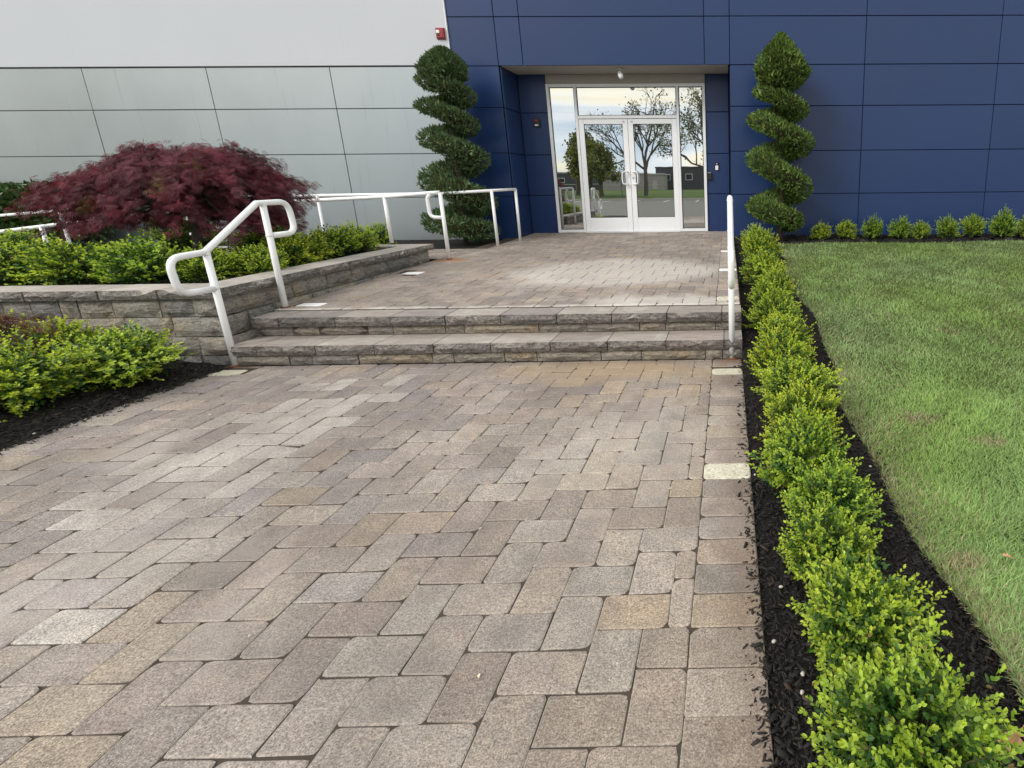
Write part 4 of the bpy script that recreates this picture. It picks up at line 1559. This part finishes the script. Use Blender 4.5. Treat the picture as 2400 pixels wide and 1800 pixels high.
def spiral_tree(ax, ay, zb, ztop, knots, kprof, th, knob, seed, label, hue):
    """a juniper clipped to a spiral: a helical band round the trunk under a pointed top"""
    rng = np.random.default_rng(seed)
    root = thing('spiral_topiary', label, 'topiary', (ax, ay, zb), 'spiral topiaries flanking the entrance')
    MB().tube([(ax, ay, zb - .1), (ax + .02, ay, zb + .8), (ax - .01, ay, zb + 1.7), (ax, ay, ztop - .35)], [.055, .045, .035, .012], 10).build('trunk', M['bark'], root, True)
    ang = np.array([k[0] for k in knots], dtype=float)
    zz = np.array([k[1] for k in knots])
    ta = np.radians(np.linspace(ang[0], ang[-1], 260))
    tzv = np.interp(np.degrees(ta), ang, zz)
    ker = np.hanning(31)
    ker /= ker.sum()
    tzs = np.convolve(np.pad(tzv, 15, mode='edge'), ker, 'valid')
    ro = np.interp(np.degrees(ta), [k[0] for k in knots], [k[2] for k in knots])
    tv_ = np.interp(np.degrees(ta), [k[0] for k in knots], [k[3] for k in knots])
    ro = ro - th
    rc = ro * .47
    a_ = ro * .53
    tv_ = tv_ * 1.08 - .008
    # solid core for the inner twigs, the band's inner shade put into its colour
    core = MB()
    pts = np.stack([ax + rc * np.cos(ta), ay + rc * np.sin(ta), tzs], -1)
    core.tube(pts[::3], list((np.minimum(tv_, a_) * .80)[::3]), 9)
    core.build('shaded_twig_core', M['core'], root, True)
    # foliage of the band
    n = 15000
    w = ro / ro.sum()
    i = rng.choice(len(ta), n, p=w)
    t = ta[i] + rng.normal(0, .02, n)
    ph = rng.uniform(0, 2 * math.pi, n)
    f_ = rng.uniform(.86, 1.04, n) * (1 + .07 * np.sin(t * 9 + ph * 2) + .05 * np.sin(t * 17 - ph * 3))
    rad = rc[i] + a_[i] * np.cos(ph) * f_
    er = np.stack([np.cos(t), np.sin(t), np.zeros(n)], -1)
    z = tzs[i] + tv_[i] * np.sin(ph) * f_
    P = np.stack([ax + rad * er[:, 0], ay + rad * er[:, 1], z], -1)
    N = er * np.cos(ph)[:, None] + np.array([0, 0, 1.0]) * np.sin(ph)[:, None]
    # pointed top
    kz0, kz1, kr = knob
    m = 5200
    h = rng.uniform(0, 1, m) ** .8
    prof = np.interp(h, [0, .18, .40, .62, .82, 1], kprof)
    a = rng.uniform(0, 2 * math.pi, m)
    ff = rng.uniform(.86, 1.05, m) * (1 + .06 * np.sin(a * 3 + h * 7) + .05 * np.sin(a * 5 - h * 11))
    Pk = np.stack([ax + kr * prof * ff * np.cos(a), ay + kr * prof * ff * np.sin(a), kz0 + (kz1 - kz0) * h], -1)
    Nk = unit(np.stack([np.cos(a), np.sin(a), np.interp(h, [0, .2, .5, 1], [-.8, -.2, .35, .7])], -1))
    cn = MB()
    hs = np.linspace(0, 1, 9)
    cn.tube([(ax, ay, kz0 + .03 + (kz1 - kz0 - .08) * q) for q in hs], [max(.015, kr * .8 * float(np.interp(q, [0, .18, .40, .62, .82, 1], kprof))) for q in hs], 12)
    cn.build('shaded_twig_core', M['core'], root, True)
    P, N = np.concatenate([P, Pk]), np.concatenate([N, Nk])
    n = len(P)
    d = unit(N * .75 + np.array([0, 0, .45]) + rng.normal(0, .42, (n, 3)))
    x, yv, zv = frames(d, rng)
    s = rng.uniform(.045, .09, n) * (1 + .5 * (rng.random(n) < .05))
    patch = .5 + .5 * np.sin(P[:, 0] * 9 + P[:, 2] * 7) * np.sin(P[:, 1] * 8 - P[:, 2] * 5)
    c0, c1, c2 = (np.array(q) for q in hue)
    q = rng.random(n)
    col = np.where((q < .25)[:, None], c0, np.where((q < .72)[:, None], c1, c2))
    col = col * (.8 + .4 * patch[:, None]) * rng.uniform(.75, 1.25, (n, 1))
    br = rng.random(n) < .04
    col[br] = np.array([.11, .07, .035])
    V, Fq, C = scatter(spr_v, spr_f, P - d * (s * .35)[:, None], x, yv, zv, s, col)
    obj('foliage', mesh_np('topiary_foliage', V, Fq, M['juniper'], C), root)


spiral_tree(.885, 9.60, .44, 3.62,
            [(150, 2.86, .44, .12), (180, 2.82, .47, .12), (360, 2.52, .46, .13), (540, 2.40, .56, .145), (720, 1.98, .58, .16), (900, 1.78, .57, .19), (1080, 1.27, .56, .19), (1260, .98, .58, .17), (1440, .74, .42, .15), (1500, .68, .34, .12)],
            [.25, .82, 1.0, .78, .44, .06], .02, (2.78, 3.66, .43), 31, 'dark green spiral clipped juniper right of the doors against the blue wall',
            ((.066, .125, .030), (.120, .200, .048), (.215, .290, .080)))
spiral_tree(-4.47, 9.58, .42, 3.45,
            [(120, 3.08, .40, .14), (180, 3.05, .46, .15), (360, 2.80, .47, .14), (540, 2.66, .54, .11), (720, 2.36, .46, .14), (900, 2.18, .56, .14), (1080, 1.84, .56, .18), (1260, 1.55, .62, .20), (1440, 1.14, .60, .20), (1620, .84, .66, .17), (1800, .64, .62, .16), (1840, .62, .5, .13)],
            [.40, .90, 1.0, .88, .58, .10], .055, (2.95, 3.48, .335), 37, 'grey green spiral clipped juniper left of the entrance behind the terrace handrail',
            ((.060, .110, .050), (.100, .168, .074), (.165, .235, .112)))


# ------------------------------------------------------------------ weeping red maples
def lobes_tpl():
    v, f = [], []
    for k, a in enumerate((-68, -45, -22, 0, 22, 45, 68)):
        l = (.62, .82, .95, 1.0, .95, .82, .62)[k]
        c, s_ = math.cos(R(a)), math.sin(R(a))
        w = .036
        b = len(v)
        dz = -.22 * l * l
        v += [(s_ * .06 - c * w * .3, c * .06, 0), (s_ * l * .55 - c * w, c * l * .55 + s_ * w, dz * .35), (s_ * l, c * l, dz), (s_ * l * .55 + c * w, c * l * .55 - s_ * w, dz * .35)]
        f.append((b, b + 3, b + 2, b + 1))
    return np.array(v), np.array(f)


MV, MF = lobes_tpl()


def weeping_maple(name, label, cx, cy, zb, trunk, prof, ry, zlow, tufts, seed, per=34, lsz=.068, olive=.04):
    """low dome of hanging shoots; prof gives the top height over x"""
    rng = np.random.default_rng(seed)
    root = thing(name, label, 'tree', (trunk[0], trunk[1], zb))
    xs_, zs_ = [p[0] for p in prof], [p[1] for p in prof]
    x0, x1 = xs_[0], xs_[-1]
    mx, hw = (x0 + x1) / 2, (x1 - x0) / 2
    O, D, U, S, Cc = [], [], [], [], []
    br = MB()
    th_ = (max(zs_) - zb) * .42
    top = np.array([trunk[0] + .05, trunk[1], zb + th_])
    br.tube([(trunk[0], trunk[1], zb - .08), (trunk[0] - .03, trunk[1] + .01, zb + th_ * .5), tuple(top)], [.055, .048, .045], 9)
    for t in range(tufts):
        while True:
            a, q = rng.uniform(0, 2 * math.pi), rng.random() ** .48
            px, py = mx + hw * q * math.cos(a), cy + ry * q * math.sin(a)
            if x0 < px < x1:
                break
        ztop = float(np.interp(px, xs_, zs_))
        fall = max(0.0, 1 - ((py - cy) / ry) ** 2) ** .5
        zt = zlow + (ztop - zlow) * fall * (1 + .04 * math.sin(px * 9 + py * 7) + .05 * math.sin(px * 17 - py * 11))
        zl = zlow - .10 * max(0.0, math.sin(px * 5.3 + py * 2.1)) - .02 - .10 * float(np.clip((px - mx) / hw + .45, 0, 1))
        lay = rng.random() if t % 5 < 3 else rng.random() * .25
        z0 = zt - .03 - (zt - zl) * lay ** 1.5 * .85
        p = np.array([px, py, z0])
        out = np.array([px - trunk[0], (py - trunk[1]) * .9, 0])
        out = out / (np.linalg.norm(out) + .05)
        out = out + np.array([rng.normal(0, .35), rng.normal(0, .35), 0])
        ln = rng.uniform(.17, .33)
        s = np.sort(rng.random(per))
        pos = p[None] + out[None] * (s * ln)[:, None] + np.array([0, 0, -1.0])[None] * (s ** 2 * ln * rng.uniform(.35, .8))[:, None]
        pos += rng.normal(0, .026, pos.shape)
        pos[:, 2] = np.maximum(pos[:, 2], zl - .08 * rng.random(per))
        O.append(pos)
        d = out[None] * .9 + np.array([0, 0, -1.0]) * (.15 + .85 * s)[:, None] + rng.normal(0, .35, (per, 3))
        D.append(d)
        U.append(np.tile([0, 0, 1.0], (per, 1)) + rng.normal(0, .4, (per, 3)))
        S.append(lsz * rng.uniform(.7, 1.25, per))
        base = np.array([.135, .036, .052]) if rng.random() > .4 else np.array([.180, .040, .056])
        if rng.random() < olive:
            base = np.array([.13, .085, .03])
        if rng.random() < .25:
            base = np.array([.090, .028, .040])
        Cc.append(base * rng.uniform(.7, 1.35, (per, 1)) * rng.uniform(.8, 1.2))
        if t % 4 == 0:
            e_ = pos[-1] * .3 + p * .7
            md = (top + p) / 2 + np.array([0, 0, (.18 + .18 * rng.random()) * th_])
            br.tube([tuple(top + rng.normal(0, .01, 3)), tuple(md), tuple(p), tuple(e_)], [.022, .013, .007, .003], 5, False)
    O, D, U, S, Cc = map(np.concatenate, (O, D, U, S, Cc))
    x, yv, z = frames(D, rng, U)
    V, Fq, C = scatter(MV, MF, O, x, yv, z, S, Cc)
    br.build('trunk', M['bark_grey'], root, True)
    obj('crown', mesh_np('maple_crown', V, Fq, M['maple'], C), root)


weeping_maple('red_maple', 'spreading dark red laceleaf maple growing in the stone planter', -5.9, 6.0, .56, (-5.62, 6.02),
              [(-6.56, 1.24), (-6.46, 1.44), (-6.28, 1.60), (-6.12, 1.62), (-6.0, 1.70), (-5.78, 1.82), (-5.58, 1.83), (-5.42, 1.82), (-5.22, 1.83), (-5.02, 1.68), (-4.90, 1.48), (-4.80, 1.28)], .70, 1.08, 600, 61, 46, .064)
weeping_maple('red_maple', 'small dark red laceleaf maple at the left picture edge below the planter', -5.45, 3.72, .05, (-5.42, 3.70),
              [(-5.95, .42), (-5.6, .60), (-5.3, .62), (-5.05, .50), (-4.90, .38)], .48, .20, 80, 63, 28, .06, .15)

# hedge at the far left
hrng = np.random.default_rng(71)
hg = thing('laurel_hedge', 'tall dark green clipped hedge at the far left in front of the pale wall', 'hedge', (-11.9, 9.75, .43))
n = 9000
P = np.stack([hrng.uniform(-13.4, -10.75, n), 9.72 + hrng.uniform(-.42, .38, n), .45 + hrng.random(n) ** .8 * 1.0], -1)
P[:, 2] = np.minimum(P[:, 2], 1.46 - .06 * np.abs(np.sin(P[:, 0] * 5)) - np.clip((P[:, 0] + 11.1) * 1.3, 0, .8)) + hrng.normal(0, .03, n)
d = unit(np.array([0, -.5, .7]) + hrng.normal(0, .6, (n, 3)))
x, yv, z = frames(d, hrng)
c = np.array([.045, .085, .022]) * hrng.uniform(.6, 1.5, (n, 1))
V, Fq, C = scatter(LV, LF, P, x, yv, z, hrng.uniform(.06, .10, n), c)
obj('foliage', mesh_np('hedge_foliage', V, Fq, M['laurel'], C, smooth=True), hg)
st_ = MB()
for px in np.linspace(-13.2, -10.9, 8):
    st_.tube([(px, 9.75, .35), (px + .05, 9.75, .9), (px + .02, 9.72, 1.3)], [.03, .02, .008], 6)
st_.build('stem', M['bark'], hg, True)


# ------------------------------------------------------------------ small things
def stone_vf(rx, ry, rz_, rng):
    v, f = [], []
    for i in range(5):
        th = math.pi * i / 4
        for k in range(8):
            a = 2 * math.pi * k / 8
            j = rng.uniform(.88, 1.1)
            v.append((rx * math.sin(th) * math.cos(a) * j, ry * math.sin(th) * math.sin(a) * j, rz_ * math.cos(th)))
    for i in range(4):
        for k in range(8):
            f.append((i * 8 + k, (i + 1) * 8 + k, (i + 1) * 8 + (k + 1) % 8, i * 8 + (k + 1) % 8))
    return v, f


kr_ = np.random.default_rng(81)
for (x_, y_) in ((.125, 1.42), (.17, 1.66), (.19, 1.24), (.24, 1.17), (.115, 2.44), (.66, 3.9), (-4.07, 3.05), (-4.12, 3.6), (.20, 1.30), (.70, 2.5)):
    v, f = stone_vf(.009, .007, .005, kr_)
    o = obj('pebble', mesh_py('pebble', v, f, M['pebble'], True))
    o.location = (x_, y_, (float(gz(y_)) + .016) if x_ > 0 else .012)
    o.rotation_euler.z = kr_.uniform(0, 6)
    tag(o, 'small pale pebble lying on the black mulch', 'pebble', 'pale pebbles scattered on the mulch')
pv = np.array([(0, 0, 0), (.006, .003, .003), (.014, 0, .001), (.006, -.004, .002)])
for (x_, y_) in ((-1.55, 1.50), (-1.05, 2.05), (-.28, 2.33), (-2.2, 2.2), (-1.9, 3.0), (-2.9, 2.6), (-.75, 1.33), (-3.3, 3.3)):
    o = obj('petal', mesh_py('petal', pv * kr_.uniform(.8, 1.5), [(0, 1, 2, 3)], M['petal']))
    o.location = (x_, y_, .004)
    o.rotation_euler.z = kr_.uniform(0, 6)
    tag(o, 'tiny pale petal fallen on the walkway pavers', 'petal', 'petals on the walkway')


def oak_leaf(loc, s, rz, label):
    half = [(0, 0), (.05, .10), (.20, .16), (.13, .24), (.10, .30), (.30, .42), (.34, .50), (.16, .52), (.12, .58), (.26, .74), (.24, .80), (.10, .76), (.05, .88), (0, 1.0)]
    pts = half + [(-x_, y_) for x_, y_ in half[-2:0:-1]]
    v, f = [], []
    n_ = len(pts)
    for (x_, y_) in pts:
        v.append((x_ * s, y_ * s, s * (.10 * math.sin(y_ * 5) + .35 * abs(x_) + .02)))
    mid = [(0, y_ * s, s * .10 * math.sin(y_ * 5)) for y_ in (.0, .28, .55, .8, 1.0)]
    f.append(tuple(range(14)))
    f.append(tuple([13] + list(range(14, n_)) + [0]))
    root = thing('oak_leaf', label, 'leaf', loc)
    me = mesh_py('blade', v, f, M['dryleaf'])
    b = bpy.data.objects.new('blade', me)
    link(b, root)
    vv, ff = tube_vf([(0, 0, 0), (0, -s * .15, .004), (s * .03, -s * .3, .002)], .0014, 5)
    c_ = bpy.data.objects.new('stalk', mesh_py('stalk', vv, ff, M['dryleaf']))
    link(c_, root)
    root.rotation_euler = (.12, -.1, rz)


oak_leaf((.735, 1.10, .012), .10, 2.2, 'dry tan oak leaf on the mulch at the lawn edge near the bottom right')
oak_leaf((1.02, 1.72, .055), .035, 1.0, 'small orange dry leaf lying on the lawn near the lower right')

hs_ = MB().tube([(-4.19, 2.2, .018), (-4.20, 2.7, .020), (-4.23, 3.1, .022), (-4.22, 3.5, .026), (-4.27, 3.8, .034), (-4.34, 4.1, .05)], .0065, 8)
tag(hs_.build('drip_hose', M['hose'], None, True), 'thin brown drip hose on the mulch under the left boxwoods', 'hose')
hs_ = MB().tube([(-5.7, 4.56, .595), (-5.3, 4.57, .61), (-4.9, 4.58, .60)], .0085, 8)
tag(hs_.build('drip_hose', M['hose'], None, True), 'thin brown drip hose along the inner edge of the planter coping', 'hose')


# ------------------------------------------------------------------ across the parking lot (seen in the glass)
def tree(label, base, height, seed, leaf_n, leaf_s, hue, spread=.42, split=3, depth=5, trunk_r=.22, first=.28, droop=0.0):
    rng = np.random.default_rng(seed)
    root = thing('street_tree', label, 'tree', base, 'trees across the parking lot')
    wood = MB()
    tips = []

    def grow(p, d, l, r, k):
        q = p + d * l
        mid = (p + q) / 2 + rng.normal(0, l * .05, 3)
        wood.tube([tuple(p), tuple(mid), tuple(q)], [r, r * .85, r * .7], 6 if k < 2 else 4, False)
        if k >= 2:
            tips.append((q, d, l))
            tips.append((mid, d, l))
        if k == depth:
            return
        nb = split + (1 if rng.random() < .4 else 0)
        for b in range(nb):
            nd = d + rng.normal(0, spread, 3) + np.array([0, 0, .12 - droop])
            nd[2] = max(nd[2], -.15)
            nd /= np.linalg.norm(nd)
            grow(q - d * l * rng.uniform(0, .25), nd, l * rng.uniform(.62, .84), r * .58, k + 1)
        if k < 3:
            grow(q, unit(d + rng.normal(0, .12, 3) + np.array([0, 0, .2])), l * .8, r * .68, k + 1)

    grow(np.array(base, dtype=float), np.array([.02, 0, 1.0]), height * first, trunk_r, 0)
    P = np.array([t[0] for t in tips])
    hz = P[:, 2].max() - base[2]
    sc_ = height / hz
    wv = [tuple((np.array(p) - base) * sc_ + base) for p in wood.v]
    wood.v = wv
    wood.build('trunk', M['bark_grey'], root)
    P = (P - base) * sc_ + base
    i = rng.integers(0, len(P), leaf_n)
    O = P[i] + rng.normal(0, height * .022, (leaf_n, 3))
    dd = rng.normal(size=(leaf_n, 3))
    x, yv, z = frames(dd, rng)
    col = np.array(hue) * rng.uniform(.6, 1.4, (leaf_n, 1))
    V, Fq, C = scatter(LV, LF, O, x, yv, z, leaf_s * rng.uniform(.7, 1.3, leaf_n), col)
    obj('crown', mesh_np('tree_crown', V, Fq, M['treeleaf'], C), root)


tree('tall sparse spring tree standing alone on the verge across the lot', (-9.8, -46.5, 0), 12.5, 91, 1300, .24, (.14, .15, .04), .52, 2, 6, .16, .17)
tree('sparse spring tree at the right of the verge reflected in the right sidelight', (-1.6, -32, 0), 10.5, 92, 1500, .22, (.13, .15, .04), .52, 2, 6, .13, .17)
tree('thin young sapling by the kerb across the lot', (-10.0, -31.6, 0), 3.4, 93, 160, .2, (.16, .17, .03), .4, 2, 3, .05, .4)
tree('leafy green tree far left across the lot', (-20.2, -55, 0), 8.6, 94, 6500, .36, (.15, .17, .045), .5, 3, 5, .25, .22)
tree('leafy yellow green tree beside the far left tree', (-17.2, -50, 0), 6.6, 95, 6000, .34, (.18, .19, .04), .55, 3, 5, .22, .2)
tree('rounded dark green tree left of the tall bare tree', (-15.0, -46, 0), 6.0, 96, 3200, .30, (.16, .19, .05), .55, 3, 5, .22, .2)
tree('broad green tree at the far left end of the lot', (-45, -27, 0), 11, 97, 9000, .5, (.075, .105, .028), .55, 3, 5, .28, .2)
tree('second broad green tree at the far left end of the lot', (-62, -34, 0), 12.5, 98, 9000, .55, (.075, .10, .028), .55, 3, 5, .28, .2)
tree('third broad green tree at the far left end of the lot', (-53, -30, 0), 12.0, 90, 9000, .5, (.08, .11, .03), .55, 3, 5, .28, .2)
tree('dense green tree beyond the lot on the right', (4.5, -58, 0), 9.0, 99, 9000, .5, (.08, .105, .03), .55, 3, 5, .25, .2)


def warehouse(name, label, x0, x1, y0, y1, h, wall, trim, nwin, band):
    root = thing(name, label, 'building', ((x0 + x1) / 2, y1, 0))
    MB().cbox(x0, x1, y0, y1, -.3, h, .05).build('wall', wall, root)
    MB().cbox(x0 - .15, x1 + .15, y0 - .15, y1 + .15, h, h + .35, .04).build('roof_edge', trim, root)
    if band:
        MB().box(x0 + .2, x1 - .2, y1 + .01, y1 + .04, h * .30, h * .34).build('band', trim, root)
    for k in range(nwin):
        a = x0 + (x1 - x0) * (k + .5) / nwin
        w_ = MB().box(a - .9, a + .9, y1 + .02, y1 + .06, h * .42, h * .72).build('window', M['alu'], root)
        MB().box(a - .8, a + .8, y1 + .062, y1 + .075, h * .42 + .1, h * .72 - .1).build('pane', M['gasket'], w_)
    MB().box(x1 - 2.2, x1 - 1.1, y1 + .02, y1 + .07, 0, 2.1).build('door', trim, root)


WG = simple('warehouse_grey', (.30, .29, .275), .85, var=.1, vscale=.5)
WD = simple('warehouse_dark', (.055, .062, .070), .8, var=.1, vscale=.5)
warehouse('warehouse', 'long low grey warehouse across the verge', -30, -15.4, -125, -112, 3.4, WG, M['concrete'], 0, True)
warehouse('warehouse', 'dark flat roofed warehouse behind the grey one on the right', -18.5, 10, -142, -126, 5.2, WD, WD, 5, False)
warehouse('warehouse', 'dark low building far behind the left trees', -62, -31, -150, -130, 4.2, WD, M['concrete'], 6, True)
